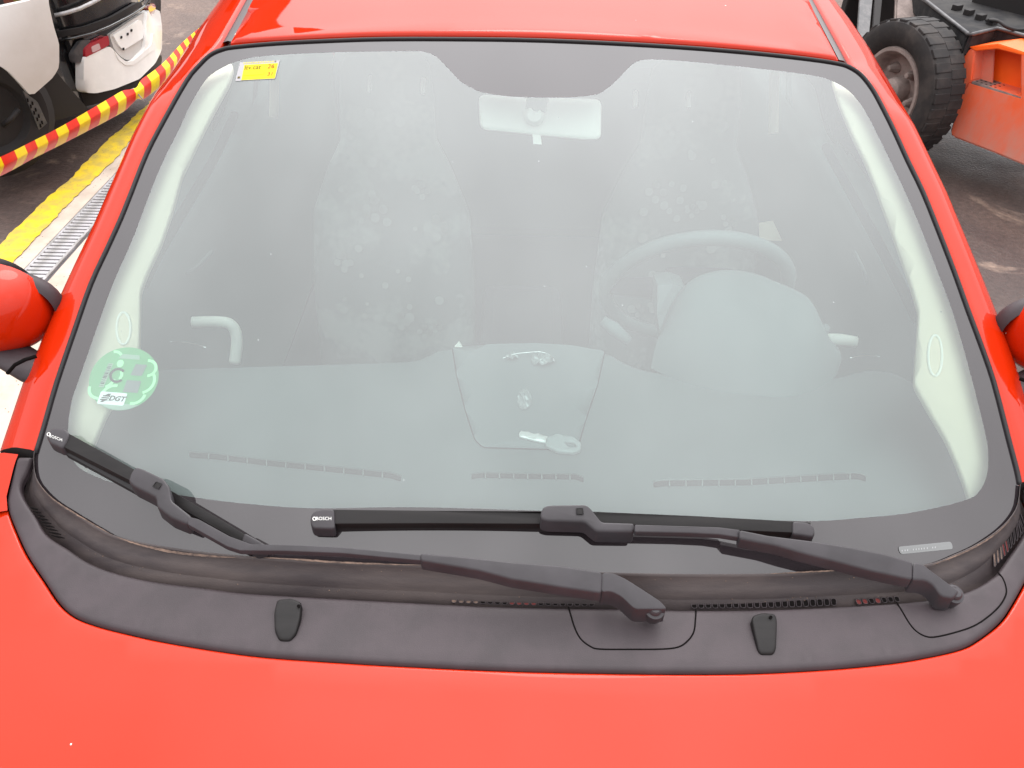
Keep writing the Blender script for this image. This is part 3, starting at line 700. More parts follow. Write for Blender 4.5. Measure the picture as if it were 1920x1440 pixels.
def wiper(label, blade, blade_low, capA, capB, block, btn, arm1, arm2, head, pivot, capB_cut, cutA):
    wp = node('wiper', car, label)
    wsheet('blade', blade, .020, .010, M['blade'], wp, edge=.002, r=.001)
    wsheet('rubber_lip', blade_low, .0075, .007, M['rubber'], wp, edge=.001, r=.001)
    wsheet('end_cap', capA, .0225, .016, M['wiper'], wp, edge=.0035, r=.004)
    wsheet('end_cap', capB, .0225, .016, M['wiper'], wp, edge=.0035, r=.004)
    wsheet('connector', block, .042, .022, M['wiper'], wp, edge=.004, r=.004)
    wsheet('release_button', btn, .0432, .004, M['blade'], wp, edge=.0008, r=.0015, res=.004)
    lpb = [hit(a, b, glassz, .0436) for a, b in btn]
    tube('button_rim', lpb, .0006, M['rubber'], wp, seg=5, closed=True)
    wsheet('arm_rod', arm1, .050, .008, M['wiper'], wp, edge=.0022, r=.002)
    wsheet('arm_cover', arm2, .055, .018, M['wiper'], wp, edge=.0045, r=.004)
    wsheet('arm_head', head, .050, .028, M['wiper'], wp, edge=.005, r=.005)
    c = hit(*pivot, glassz, .040)
    lathe('pivot_cap', [(.0001, .006), (.006, .0055), (.0085, .003), (.0092, 0), (.0125, -.001), (.013, -.006), (.013, -.02)], c, (0, -.3, 1), M['wiper'], wp, seg=28)
    return wp
w1 = wiper('left wiper parked diagonally over the lower left glass',
    blade=[(128, 812), (250, 879), (330, 925), (432, 985), (485, 1018), (478, 1024), (458, 1020), (330, 948), (244, 901), (120, 838)],
    blade_low=[(112, 836), (244, 905), (330, 952), (462, 1024), (470, 1030), (300, 948), (125, 852)],
    capA=[(86, 818), (92, 806), (100, 801), (122, 803), (131, 812), (124, 829), (116, 840), (94, 830)],
    capB=[(458, 998), (484, 1012), (500, 1022), (498, 1030), (480, 1034), (452, 1016)],
    block=[(246, 883), (256, 874), (268, 878), (307, 897), (318, 912), (322, 938), (360, 968), (352, 983), (320, 970), (294, 950), (292, 932), (250, 911), (240, 901)],
    btn=[(293, 903), (303, 907), (297, 917), (286, 912)],
    arm1=[(352, 968), (372, 973), (430, 1005), (470, 1020), (560, 1022), (640, 1026), (790, 1040), (790, 1051), (640, 1037), (540, 1033), (450, 1032), (425, 1024), (352, 983)],
    arm2=[(788, 1036), (870, 1043), (960, 1053), (1050, 1060), (1130, 1072), (1128, 1112), (1060, 1102), (960, 1086), (900, 1070), (860, 1063), (788, 1051)],
    head=[(1128, 1073), (1150, 1074), (1172, 1084), (1210, 1108), (1240, 1128), (1252, 1142), (1190, 1142), (1165, 1118), (1145, 1108), (1126, 1110)],
    pivot=(1228, 1142), capB_cut=None, cutA=None)
w2 = wiper('right wiper lying level across the middle of the glass foot',
    blade=[(610, 955), (800, 957), (1020, 958), (1115, 959), (1300, 967), (1520, 979), (1520, 1000), (1400, 995), (1200, 985), (1020, 982), (800, 981), (610, 982)],
    blade_low=[(612, 984), (1020, 984), (1200, 988), (1500, 1003), (1500, 1008), (1200, 994), (1020, 991), (616, 991)],
    capA=[(581, 978), (583, 964), (590, 957), (605, 953), (627, 954), (628, 991), (610, 991), (586, 990)],
    capB=[(1486, 976), (1512, 978), (1526, 984), (1529, 1000), (1524, 1007), (1486, 1002)],
    block=[(1013, 962), (1018, 950), (1028, 946), (1100, 945), (1113, 958), (1128, 978), (1190, 980), (1190, 997), (1118, 996), (1096, 978), (1026, 976), (1014, 972)],
    btn=[(1081, 953), (1093, 953), (1094, 964), (1081, 964)],
    arm1=[(1190, 983), (1290, 986), (1350, 988), (1388, 993), (1388, 1008), (1350, 1002), (1290, 999), (1190, 997)],
    arm2=[(1386, 992), (1440, 1003), (1520, 1013), (1600, 1026), (1660, 1038), (1712, 1053), (1711, 1087), (1640, 1072), (1560, 1051), (1500, 1036), (1460, 1024), (1386, 1010)],
    head=[(1712, 1053), (1730, 1056), (1748, 1070), (1775, 1090), (1800, 1108), (1788, 1122), (1765, 1118), (1750, 1096), (1735, 1088), (1710, 1087)],
    pivot=(1790, 1113), capB_cut=None, cutA=None)
M['letter'] = lum('white_letters', (.75, .75, .72))
label_px('lettering', 'BOSCH', 96, 818, 113, 824, w1, M['letter'], glassz, 8, lift=.0232)
label_px('lettering', 'BOSCH', 594, 972.5, 620, 972.5, w2, M['letter'], glassz, 9, lift=.0232)
for (a, b), q in (((91.5, 814.5), w1), ((589.5, 972.8), w2)):
    rg = [hit(a + 3 * math.cos(t), b + 3 * math.sin(t), glassz, .0232) for t in [math.pi * 2 * i / 16 for i in range(16)]]
    tube('emblem', rg, .0006, M['letter'], q, seg=5, closed=True)

# ------------------------------------------------------------------ cabin
inn = node('cabin', car)
# dashboard top
d_rear = [(150, 800), (200, 720), (262, 692), (440, 684), (600, 679), (763, 673), (800, 663), (840, 650), (990, 643), (1130, 658), (1170, 675), (1210, 690), (1300, 705), (1440, 712), (1560, 705), (1640, 690), (1715, 715), (1790, 800), (1850, 860)]
dr_ = on(d_rear, dashz, 5)
front = [(.74, .12), (.5, .055), (.25, .035), (0, .03), (-.25, .035), (-.5, .055), (-.74, .12)]
dash = sheet('dashboard', [(p.x, p.y) for p in dr_] + front, dashz, M['dash'], car, thick=.25, edge=.012, res=.03, bottom=False)
cp = [(p.x, p.y) for p in [hit(a, b, dashz) for a, b in ((848, 652), (920, 647), (1000, 645), (1070, 649), (1134, 660), (1120, 725), (1098, 790), (1082, 846), (905, 841), (890, 826), (872, 770), (856, 705))]]
sheet('centre_panel', rpoly(cp, .008), dashz, M['dash2'], dash, lift=.0035, thick=.004, edge=.0015, res=.03)
tube('panel_gap', [Vector((x, y, dashz(x, y) + .002)) for x, y in rpoly(cp, .008)], .0011, M['void'], dash, seg=5, closed=True)
# demister vents
def vent(pts, h, n_, rev=0):
    top_ = resample(pts, 40); lo = [Vector((p.x, p.y + h)) for p in top_]
    loop = [tuple(hit(p.x, p.y, dashz).xy) for p in top_ + list(reversed(lo))]
    v = sheet('demister_vent', rpoly(loop, .004, 2), dashz, M['void'], dash, lift=.0012, res=.02)
    rim_ = [hit(p.x, p.y, dashz, .002) for p in top_]
    tube('vent_rim', rim_, .0012, M['cover'], v, seg=5)
    for i in range(n_):
        q = resample(pts, n_ + 2)[i + 1]; a = hit(q.x, q.y + 1, dashz, .002); b = hit(q.x, q.y + h, dashz, .002)
        tube('vent_slat', [a, b], .0011, M['print'], v, seg=5)
vent([(355, 847), (400, 850), (500, 862), (650, 877), (735, 886), (752, 893)], 12, 10)
vent([(884, 889), (900, 886), (1000, 888), (1080, 889), (1094, 895)], 11, 7)
vent([(1225, 903), (1240, 900), (1400, 898), (1550, 889), (1610, 886), (1623, 892)], 13, 12)
# instrument hood
topc = [(1236, 640), (1250, 600), (1268, 560), (1290, 530), (1325, 512), (1372, 506), (1420, 514), (1455, 528), (1495, 545), (1517, 562), (1530, 600), (1540, 635), (1562, 668), (1568, 700)]
basec = [(1220, 690), (1250, 705), (1290, 720), (1330, 730), (1380, 738), (1420, 742), (1455, 744), (1490, 742), (1515, 735), (1535, 727), (1550, 718), (1560, 712), (1566, 706), (1569, 701)]
tc_ = [atY(a, b, .60 - .10 * abs(i - 6) / 7) for i, (a, b) in enumerate(topc)]; bc_ = [hit(a, b, dashz) for a, b in basec]
tc_ = [Vector(p) for p in crom(tc_, 4)]; bc_ = [Vector(p) for p in crom(bc_, 4)]
rows = [[p + Vector((0, .03, -.16)) for p in tc_], [p + Vector((0, .02, -.02)) for p in tc_]]
for t in (0, .06, .2, .4, .6, .8, 1.0):
    rows.append([a.lerp(b, t) + Vector((0, 0, .035 * math.sin(math.pi * t) ** .8)) for a, b in zip(tc_, bc_)])
loft('instrument_hood', rows, M['dash2'], dash)
pz = [atY(1233, 535, .66), atY(1262, 532, .66), atY(1285, 540, .66), atY(1262, 600, .62), atY(1240, 640, .58), atY(1232, 590, .62)]
prism('cluster_wing', pz, Vector((.0, .06, -.01)), M['dash2'], dash)
# steering wheel
c0 = atD(1340, 610, 1.42); ax_n = Vector((0, -.42, .9)).normalized()
e1 = Vector((1, 0, 0)); e2 = ax_n.cross(e1).normalized()
sw = node('steering_wheel', car)
lft, rgt, tp = atD(1152, 560, 1.44), atD(1528, 560, 1.44), atD(1345, 446, 1.46)
rad = (rgt - lft).length / 2; cc = (lft + rgt) / 2; upv = (tp - cc); upv -= e1 * upv.dot(e1)
e2 = Vector((0, -.42, .90)).normalized(); cc = tp - e2 * rad
tube('rim', [cc + e1 * rad * math.cos(a) + e2 * rad * math.sin(a) for a in [2 * math.pi * i / 64 for i in range(64)]], .0150, M['dash2'], sw, seg=12, closed=True, up=e1.cross(e2))
box('hub', cc, (.15, .12, .05), M['dark_in'], sw, ax=(e1, e2, e1.cross(e2)), bev=.02)
for s_ in (-1, 1): tube('spoke', [cc, cc + e1 * s_ * rad * .97 + e2 * .01], [.03, .018], M['dark_in'], sw, seg=10)
tube('stalk', [atD(1180, 640, 1.40), atD(1150, 615, 1.40), atD(1130, 600, 1.40)], [.008, .013, .008], M['dash2'], sw, seg=10)
tube('stalk', [atD(1530, 630, 1.42), atD(1545, 618, 1.42), atD(1552, 612, 1.42)], [.010, .011, .007], M['dash2'], sw, seg=10)
# seats
def seat(c, wd, label):
    st = node('seat', car, label)
    rows = []
    for (z, hw_, y, d) in ((.40, .22, .95, .12), (.55, .235, .99, .12), (.75, .235, 1.04, .11), (.92, .22, 1.09, .10), (1.02, .17, 1.12, .09), (1.08, .13, 1.14, .08), (1.18, .125, 1.165, .075), (1.24, .115, 1.18, .06), (1.27, .08, 1.19, .035)):
        rows.append([Vector((c + hw_ * wd * math.copysign(abs(math.cos(a)) ** .6, math.cos(a)), y + d * .5 * math.copysign(abs(math.sin(a)) ** .7, math.sin(a)), z)) for a in [2 * math.pi * i / 28 for i in range(28)]])
    loft('backrest', list(rows), M['cover'], st, closed=True, cap=True)
    box('cushion', (c, .72, .40), (.46, .48, .16), M['seat'], st, bev=.05)
    rnd = random.Random(int(c * 100))
    for i in range(46):
        z = .66 + .5 * rnd.random(); hw_ = .12 if z < 1 else .09
        y = float(np.interp(z, [.40, .55, .75, .92, 1.02, 1.08, 1.18, 1.24], [.89, .93, .985, 1.04, 1.075, 1.10, 1.1275, 1.15])) - .001; x = c + rnd.uniform(-hw_, hw_)
        r_ = rnd.uniform(.008, .02); k = rnd.choice((1, 1, 3))
        for q in range(k * 1 + (3 if k == 3 else 0)):
            ox, oz = (0, 0) if k == 1 else (math.cos(q * 1.57) * r_ * 1.1, math.sin(q * 1.57) * r_ * 1.1)
            if q and i % 2: continue
            mesh('flower_print', [Vector((x + ox + r_ * .6 * math.cos(a), y + .31 * (oz + r_ * .6 * math.sin(a)) - .006, z + oz + r_ * .6 * math.sin(a))) for a in [2 * math.pi * j / 10 for j in range(10)]], [tuple(range(10))], M['print'], st, smooth=False)
    return st
seat(-.325, .86, 'front seat with pale flower print, on the left of the picture')
seat(.375, .86, 'front seat behind the steering wheel')
# rear bench, rear head rest posts, roof lining, floor
box('rear_bench', (0, 1.95, .72), (1.25, .16, .62), M['seat'], inn, bev=.05)
box('roof_lining', (0, 1.65, 1.365), (1.12, 1.5, .02), M['liner'], inn, bev=.008)
box('rear_panel', (0, 2.35, .7), (1.4, .05, .75), M['dark_in'], inn)
box('floor_mat', (0, 1.2, .36), (1.4, 2.2, .02), M['dark_in'], inn)
box('tunnel', (0, .85, .50), (.22, .8, .25), M['dark_in'], inn, bev=.03)
for px, py in ((693, 157), (793, 161), (1191, 186), (1291, 188)):
    a, b = atD(px + 1, py - 13, 1.68), atD(px, py + 13, 1.655); tube('head_rest_post', [a, b], .0045, M['mirror_back'], inn, seg=8)
for px in (515, 1452): 
    a, b = atD(px, 128, 1.62), atD(px - 2, 250 if px > 1000 else 220, 1.66); tube('belt_strap', [a, b], .012, M['liner'], inn, seg=6, flat=.3)
# door inner panels
for sgn in (-1, 1):
    loft('door_lining', [[Vector((sgn * x, y, z + .03 * (y - .3))) for y in (.32, .8, 1.3, 1.8, 2.3)] for x, z in ((.781, .955), (.768, .962), (.735, .962), (.715, .94), (.70, .85), (.70, .35))], M['dash'], inn)
# grab handles and chrome arcs of the door vents
h1 = [atD(362, 604, 1.50), atD(400, 603, 1.50), atD(428, 606, 1.50), atD(441, 620, 1.51), atD(444, 645, 1.52), atD(440, 680, 1.53)]
tube('grab_handle', [Vector(p) for p in crom(h1, 5)], .011, M['mirror_back'], inn, seg=10)
h2 = [atD(1545, 634, 1.50), atD(1575, 637, 1.50), atD(1605, 641, 1.50)]
tube('grab_handle', h2, [.010, .012, .011], M['mirror_back'], inn, seg=10)
tube('chrome_arc', [Vector(p) for p in crom([atD(318, 641, 1.40), atD(345, 642, 1.40), atD(370, 647, 1.40), atD(388, 653, 1.40)], 4)], [.0006] + [.0014] * 11 + [.0006], M['chrome'], inn, seg=6)
tube('chrome_arc', [Vector(p) for p in crom([atD(1592, 672, 1.40), atD(1610, 668, 1.40), atD(1630, 667, 1.40), atD(1650, 669, 1.40)], 4)], [.0006] + [.0014] * 11 + [.0006], M['chrome'], inn, seg=6)
# pale inner pillar trims
def trim(pxs, ell):
    f = lambda x, y: topz(x, y) - .022
    lp = [hit(a, b, f) for a, b in rpoly(pxs, 10, 3)]
    t = sheet('pillar_trim', [(p.x, p.y) for p in lp], f, M['liner'], car, thick=.01, edge=.004, res=.03)
    e = [hit(ell[0] + ell[2] * math.cos(a), ell[1] + ell[3] * math.sin(a), f, .001) for a in [2 * math.pi * i / 40 for i in range(40)]]
    tube('cover_ring', e, .0022, M['mirror_back'], t, seg=6, closed=True)
trim([(100, 870), (100, 780), (115, 720), (150, 620), (182, 532), (220, 445), (252, 360), (277, 300), (305, 240), (325, 200), (355, 150), (385, 122), (420, 112), (438, 118), (430, 150), (405, 195), (376, 250), (340, 325), (322, 392), (300, 455), (277, 503), (262, 543), (261, 600), (260, 650), (232, 720), (197, 775), (174, 830), (158, 885), (150, 900)], (232, 616, 13, 30))
trim([(1560, 140), (1575, 190), (1600, 250), (1625, 300), (1649, 360), (1680, 445), (1708, 525), (1724, 580), (1722, 620), (1715, 717), (1742, 765), (1775, 820), (1795, 865), (1812, 910), (1825, 955), (1860, 950), (1885, 900), (1880, 820), (1855, 710), (1825, 600), (1795, 520), (1760, 430), (1730, 360), (1695, 283), (1660, 217), (1635, 175), (1600, 145)], (1753, 667, 13, 38))
for pts in ([(440, 215, 1.85), (400, 300, 1.72), (350, 385, 1.6), (300, 470, 1.5), (268, 535, 1.42)], [(1548, 275, 1.85), (1600, 370, 1.68), (1660, 480, 1.52), (1722, 600, 1.40)]):
    tube('door_seal', [atD(*p) for p in crom(pts, 4)], .010, M['void'], inn, seg=8)
# window sill lines seen through the glass (left and right)
for pts in ([(262, 520), (330, 517), (350, 512), (370, 500), (400, 470)], [(1600, 470), (1620, 510), (1630, 540), (1650, 550), (1700, 556)]):
    tube('door_edge', [atD(a, b, 1.62) for a, b in crom(pts, 5)], .004, M['dash2'], inn, seg=6)
# inner mirror
im = node('inner_mirror', car)
Dm = 1.36
mp = rpoly([tuple(p) for p in ((897, 177), (1128, 186), (1127, 262), (1100, 263), (900, 243))], 14, 5)
P3 = [atD(a, b, Dm) for a, b in mp]
cen = sum(P3, Vector()) / len(P3); nrm = ray(1010, 215).normalized()
rows = []
for s_, d in ((.0, -.012), (.7, -.012), (.93, -.009), (.985, -.004), (1.0, .003), (.98, .022)):
    rows.append([cen + (p - cen) * s_ + nrm * d for p in P3])
loft('housing', list(reversed(rows)), M['mirror_back'], im, closed=True)
arm = [atD(1010, 150, 1.31), atD(1008, 185, 1.325), atD(1003, 213, 1.335)]
tube('stem', arm, [.022, .019, .017], M['dash2'], im, seg=14)
a = atD(1002, 214, 1.335)
lathe('ball_joint', [(.0001, -.018), (.012, -.016), (.018, -.006), (.0195, .004)], a, nrm, M['mirror_back'], im, seg=24)
prism('tab', [atD(x, y, 1.352) for x, y in ((998, 248), (1013, 249), (1016, 271), (1000, 270))], nrm * .006, M['mirror_back'], im)
# paper and bottle in the door pocket / on the driver's seat
prism('paper_slip', [atD(x, y, 1.9) for x, y in ((1423, 418), (1449, 414), (1467, 452), (1424, 450))], ray(1440, 430) * .002, M['liner'], inn)

# ------------------------------------------------------------------ side mirrors
def side_mirror(sgn):
    sm = node('side_mirror', car)
    c = Vector((-.024 + (-.805), .366, 1.09)); base = atD(8, 573, 1.235); c = base.copy(); c.x -= .022
    c2 = Vector((sgn * abs(c.x), c.y, c.z))
    def ell(name, cen, rx, ry, rz, mat, y0=-1.0, y1=1.0, pw=.8, par=sm):
        rows = []
        for i in range(15):
            v = y0 + (y1 - y0) * i / 14; k = math.sqrt(max(0, 1 - v * v)) ** .85
            rows.append([cen + Vector((rx * k * math.copysign(abs(math.cos(a)) ** pw, math.cos(a)), ry * v, rz * k * math.copysign(abs(math.sin(a)) ** pw, math.sin(a)))) for a in [2 * math.pi * j / 36 for j in range(36)]])
        return loft(name, rows, mat, par, closed=True)
    ell('shell', c2, .093, .078, .074, M['red'], -1, .15)
    ell('housing', c2 + Vector((-sgn * .011, .012, -.010)), .101, .034, .067, M['cowl'], -.45, .9)
    lathe('mirror_glass', [(.0001, 0), (.062, 0)], c2 + Vector((0, .045, 0)), (0, 1, 0), M['chrome'], sm)
    foot = [atD(-40, 632, 1.25), atD(-10, 650, 1.24), atD(25, 668, 1.23), atD(62, 690, 1.225), atD(100, 706, 1.24)]
    foot = [Vector((sgn * abs(p.x), p.y, p.z)) for p in foot]
    tube('arm', foot, [.026, .028, .029, .030, .032], M['cowl'], sm, seg=18, flat=.55)
    g_ = [Vector((sgn * abs(p.x), p.y, p.z)) for p in (atD(14, 700, 1.19), atD(28, 684, 1.183), atD(48, 674, 1.18), atD(68, 668, 1.19))]
    tube('arm_gap', g_, .003, M['void'], sm, seg=6)
side_mirror(-1); side_mirror(1)

# ------------------------------------------------------------------ stickers, key, shiny film
gs = thing('round_sticker', 'round green emissions sticker with a white DGT plate on the lower left of the windscreen', 'sticker')
gz = lambda x, y: glassz(x, y) - .0016
GC = (232, 710); U = Vector((64, 5)); V_ = Vector((14, -59))
def gpx(u, v):
    q = Vector(GC) + U * u + V_ * v; return q.x, q.y
def gpt(u, v): return hit(*gpx(u, v), gz)
def gpoly(name, uv, mat, lift=.0, r=None, par=gs, res=.02):
    return sheet(name, [tuple(gpt(*p).xy) for p in uv], gz, mat, par, lift=lift, res=res)
Mg = lum('sticker_green', (.17, .50, .23)); Mg2 = lum('sticker_light_green', (.58, 1.0, .62)); Mw = lum('sticker_white', (.98, .98, .98)); Mk = lum('sticker_dark', (.02, .03, .025)); Mgr = lum('sticker_grey', (.30, .31, .31)); Mgy = lum('sticker_pale', (.42, .55, .45))
gpoly('disc', [(math.cos(2 * math.pi * i / 64), math.sin(2 * math.pi * i / 64)) for i in range(64)], Mg, -.0004)
def arc(name, cu, cv, r, a0, a1, wdt, mat, lift=.0, n=20):
    o_ = [(cu + (r + wdt / 2) * math.cos(R(a0 + (a1 - a0) * i / n)), cv + (r + wdt / 2) * math.sin(R(a0 + (a1 - a0) * i / n))) for i in range(n + 1)]
    i_ = [(cu + (r - wdt / 2) * math.cos(R(a0 + (a1 - a0) * i / n)), cv + (r - wdt / 2) * math.sin(R(a0 + (a1 - a0) * i / n))) for i in range(n, -1, -1)]
    return gpoly(name, o_ + i_, mat, lift)
gpoly('pale_foot', [(math.cos(R(a)), math.sin(R(a))) for a in range(232, 309, 4)], Mgy, .0002)
for (a, b, r, s, e) in ((.62, .38, .24, -80, 100), (.50, -.02, .40, -70, 45), (.38, -.42, .34, -95, -5), (-.62, -.38, .30, 170, 275), (-.16, -.60, .36, 85, 180), (-.62, .02, .36, -65, -10), (-.40, .62, .2, 30, 110), (-.28, .1, .2, -40, 40)):
    arc('loop_mark', a, b, r, s, e, .085, Mg2, .0003)
arc('letter_c', -.20, .08, .20, 40, 320, .075, Mk, .0006, 26)
gpoly('badge', [(-.20 + .10 * math.cos(R(a)), .46 + .12 * math.sin(R(a))) for a in range(0, 360, 20)], Mg2, .0003)
gpoly('code_strip', [(-.66, -.32), (-.52, -.32), (-.40, .44), (-.54, .44)], Mgy, .0004)
rnd = random.Random(3); v = -.28
while v < .40:
    h = rnd.choice((.012, .02, .03)); k = (v + .32) / .76 * .12
    gpoly('bar', [(-.65 + k, v), (-.54 + k, v), (-.54 + k, v + h), (-.65 + k, v + h)], Mk, .0007); v += h + rnd.choice((.018, .03, .045))
gpoly('grey_patch', [(.17, .12), (.50, .12), (.58, .48), (.25, .48)], Mgr, .0004)
gpoly('grey_patch', [(.06, -.42), (.50, -.42), (.52, -.04), (.10, -.04)], Mgr, .0004)
gpoly('top_strip', [(-.28, .62), (.34, .62), (.30, .76), (-.20, .76)], Mgy, .0004)
gpoly('plate', rpoly([(-.60, -.86), (.18, -.86), (.22, -.46), (-.56, -.46)], .05), Mw, .0008)
def gtext(s, u, v, sz, mat, shear=0, lift=.0002, bold=0):
    c = gpt(u, v); a = gpt(u + .1, v); b = gpt(u, v + .1); du = (a - c) / .1; dv = (b - c) / .1; du.z = dv.z = 0
    return text_on('lettering', s, (c.x, c.y, 0), du, dv, gz, mat, gs, sz, lift, shear, bold)
gtext('DGT', -.06, -.665, .22, Mk, .35, .0013, .03)
for dv in (.06, .0, -.06):
    gpoly('logo_bar', [(-.50 + (dv * .5), -.66 + dv - .018), (-.28 + dv * .5, -.66 + dv - .018), (-.28 + dv * .5, -.66 + dv + .018), (-.50 + dv * .5, -.66 + dv + .018)], Mk, .0012)
gpoly('logo_bar', [(-.42, -.58), (-.33, -.52), (-.24, -.52), (-.28, -.58)], Mk, .0012)
gpoly('logo_bar', [(-.52, -.80), (-.46, -.74), (-.35, -.74), (-.44, -.80)], Mk, .0012)

ys_ = thing('inspection_sticker', 'small yellow and white inspection sticker in the upper left corner of the windscreen', 'sticker')
yz = lambda x, y: glassz(x, y) + .0008
O0 = Vector((441, 152)); UX = Vector((75, -4)); VY = Vector((9, -35))
def ypx(u, v): q = O0 + UX * u + VY * v; return q.x, q.y
def ypoly(name, uv, mat, lift=0): return sheet(name, [tuple(hit(*ypx(*p), yz).xy) for p in uv], yz, mat, ys_, lift=lift, res=.02)
Mye = lum('sticker_yellow', (.62, .50, .0)); Mye2 = lum('sticker_lemon', (.66, .60, .0)); Mww = lum('sticker_paper', (.34, .33, .34)); Mrd = lum('sticker_red', (.28, .05, .005)); Mbr = lum('sticker_brown', (.09, .06, .0))
ypoly('backing', [(0, 0), (1, 0), (1, 1), (0, 1)], Mww)
ypoly('yellow_field', [(.15, .02), (.99, .02), (.97, .84), (.13, .84)], Mye, .0005)
ypoly('lemon_band', [(.17, .25), (.68, .25), (.68, .52), (.17, .52)], Mye2, .0009)
def ytext(s, u, v, sz, mat, sy=1):
    c = hit(*ypx(u, v), yz); a = hit(*ypx(u + .1, v), yz); b = hit(*ypx(u, v + .1), yz); du = (a - c) / .1; dv = (b - c) / .1; du.z = dv.z = 0
    return text_on('lettering', s, (c.x, c.y, 0), du * sz, dv * sz * sy, yz, mat, ys_, 1, .0012)
ytext('Itv.cat', .36, .66, .17, Mbr, 2.1); ytext('26', .82, .66, .18, Mrd, 1.8); ytext('31', .85, .25, .16, Mrd, 1.8)
for a in range(14): ypoly('edge_mark', [(.10 + a * .06, .90), (.125 + a * .06, .90), (.125 + a * .06, .97), (.10 + a * .06, .97)], Mbr if a == 13 else Mye, .0006)
ypoly('corner_mark', [(.04, .12), (.10, .12), (.10, .22), (.04, .22)], Mbr, .0006)

dz_ = lambda x, y: dashz(x, y) + .0045
key = thing('car_key', 'car key with a silver blade and translucent grey grip lying on the dashboard centre panel', 'key')
def ksheet(name, px, h, th, mat, r=.001, edge=.0008, holes=()):
    lp = rpoly([tuple(hit(a, b, dashz, h).xy) for a, b in px], r, 3)
    hl = [rpoly([tuple(hit(a, b, dashz, h).xy) for a, b in hh], r, 3) for hh in holes]
    return sheet(name, lp, dashz, mat, key, lift=h, thick=th, edge=edge, res=.006, holes=hl)
M['grip'] = node_mat('grey_key_plastic', (.34, .38, .38), .4, .5); M['keyblade'] = node_mat('bright_key_metal', (.95, .95, .93), .35, .5, metal=.4)
ksheet('key_blade', [(973, 812), (977, 807), (990, 809), (1002, 813), (1010, 812), (1027, 818), (1024, 830), (1000, 825), (974, 818)], .008, .003, M['keyblade'])
ksheet('key_grip', [(1025, 818), (1045, 812), (1075, 818), (1090, 830), (1089, 843), (1075, 848), (1045, 845), (1022, 834)], .010, .006, M['grip'], .004, .002, holes=[[(1057, 827), (1078, 829), (1082, 838), (1066, 838)]])
wr = thing('mount_shine', 'made-up crumpled film standing in for the shiny phone mount oval at the rear edge of the dashboard centre panel', 'wrapper')  # crumpled film made up to stand in for the phone mount's shine
def crumple(cx, cy, rx, ry, seed, n=9, name='crumpled_sheet', par=wr, hh=.012):
    rnd = random.Random(seed); vs = []; fs = []
    for i in range(n):
        for j in range(n):
            u, v = i / (n - 1) * 2 - 1, j / (n - 1) * 2 - 1
            r_ = math.sqrt(max(.0, 1 - .5 * v * v)), math.sqrt(max(0, 1 - .5 * u * u))
            p = hit(cx + u * r_[0] * rx, cy + v * r_[1] * ry, dashz, .005); vs.append(p + Vector((rnd.uniform(-.001, .001), rnd.uniform(-.001, .001), rnd.uniform(0, hh))))
    for i in range(n - 1):
        for j in range(n - 1): a = i * n + j; fs += [(a, a + 1, a + n + 1), (a, a + n + 1, a + n)]
    return mesh(name, vs, fs, M['foil'], par, smooth=False)
M['foil'] = node_mat('clear_crinkled_film', (.35, .38, .38), .12, .9, metal=.25)
crumple(1018, 678, 22, 10, 5); crumple(960, 672, 12, 5, 8, 5)
tube('rolled_edge', [hit(a, b, dashz, .012) for a, b in crom([(942, 672), (965, 664), (990, 661), (1015, 660), (1033, 668), (1040, 678)], 4)], .0011, M['chrome'], wr, seg=6)
wr2 = thing('tape_scrap', 'small scrap of clear tape stuck in the middle of the dashboard centre panel', 'tape scrap')
crumple(983, 750, 13, 20, 12, 7, 'film', wr2, .0035)
tab_ = thing('paper_triangle', 'tiny pale paper corner standing at the left rear corner of the dashboard centre panel', 'paper')
prism('folded_corner', [hit(852, 651, dashz, .006), hit(867, 651, dashz, .006), hit(861, 651, dashz, .006) + Vector((0, .003, .010))], Vector((0, .003, 0)), M['mirror_back'], tab_)

# ------------------------------------------------------------------ barrier tape
def barrier(label, pts3, wdt, seg_len, start=0):
    tp_ = thing('barrier_tape', label, 'barrier tape', tuple(pts3[0]), group='striped barrier tapes beside the white and black cars'); o0 = tp_.location.copy()
    C_ = resample([Vector(p) for p in crom(pts3, 10)], 400)
    length = sum((b - a).length for a, b in zip(C_, C_[1:])); n = int(length / seg_len)
    Q = resample(C_, n * 4 + 1)
    prof = [(-.5, -.04), (-.34, .05), (0, .08), (.24, .06), (.27, .04), (.5, -.16)]
    for s in range(n):
        rows = []
        for i in range(s * 4, s * 4 + 5):
            p = Q[i]; t = (Q[min(i + 1, n * 4)] - Q[max(i - 1, 0)]).normalized(); wd = wdt * (1 + .03 * math.sin(i * .11))
            kq = abs((p - KNOT).length); wd *= 1 - .45 * math.exp(-(kq / .045) ** 2)
            sd_ = Vector((0, 0, 1)); nn = t.cross(sd_).normalized()
            tw = .45 + .22 * math.sin(i * .05)
            a_ = sd_ * math.cos(tw) + nn * math.sin(tw); b_ = nn * math.cos(tw) - sd_ * math.sin(tw)
            lean_ = t * .25
            rows.append([p - o0 + (a_ + lean_ * .3) * wd * u + b_ * wd * v for u, v in prof])
        loft('stripe', rows, M['tred'] if (s + start) % 2 else M['tyel'], tp_)
    return tp_
KNOT = atD(258, 176, 3.02)
barrier('red and yellow striped barrier tape strung low beside the red car, knotted midway', [atD(-300, 430, 1.85), atD(-130, 372, 2.05), atD(0, 318, 2.25), atD(60, 287, 2.42), atD(120, 256, 2.6), atD(190, 217, 2.8), atD(240, 188, 2.98), KNOT, atD(275, 166, 3.1), atD(312, 136, 3.25), atD(350, 92, 3.6), atD(400, 40, 4.1), atD(450, -20, 4.8)], .078, .070)
KN2 = KNOT; KNOT = Vector((99, 0, 0))
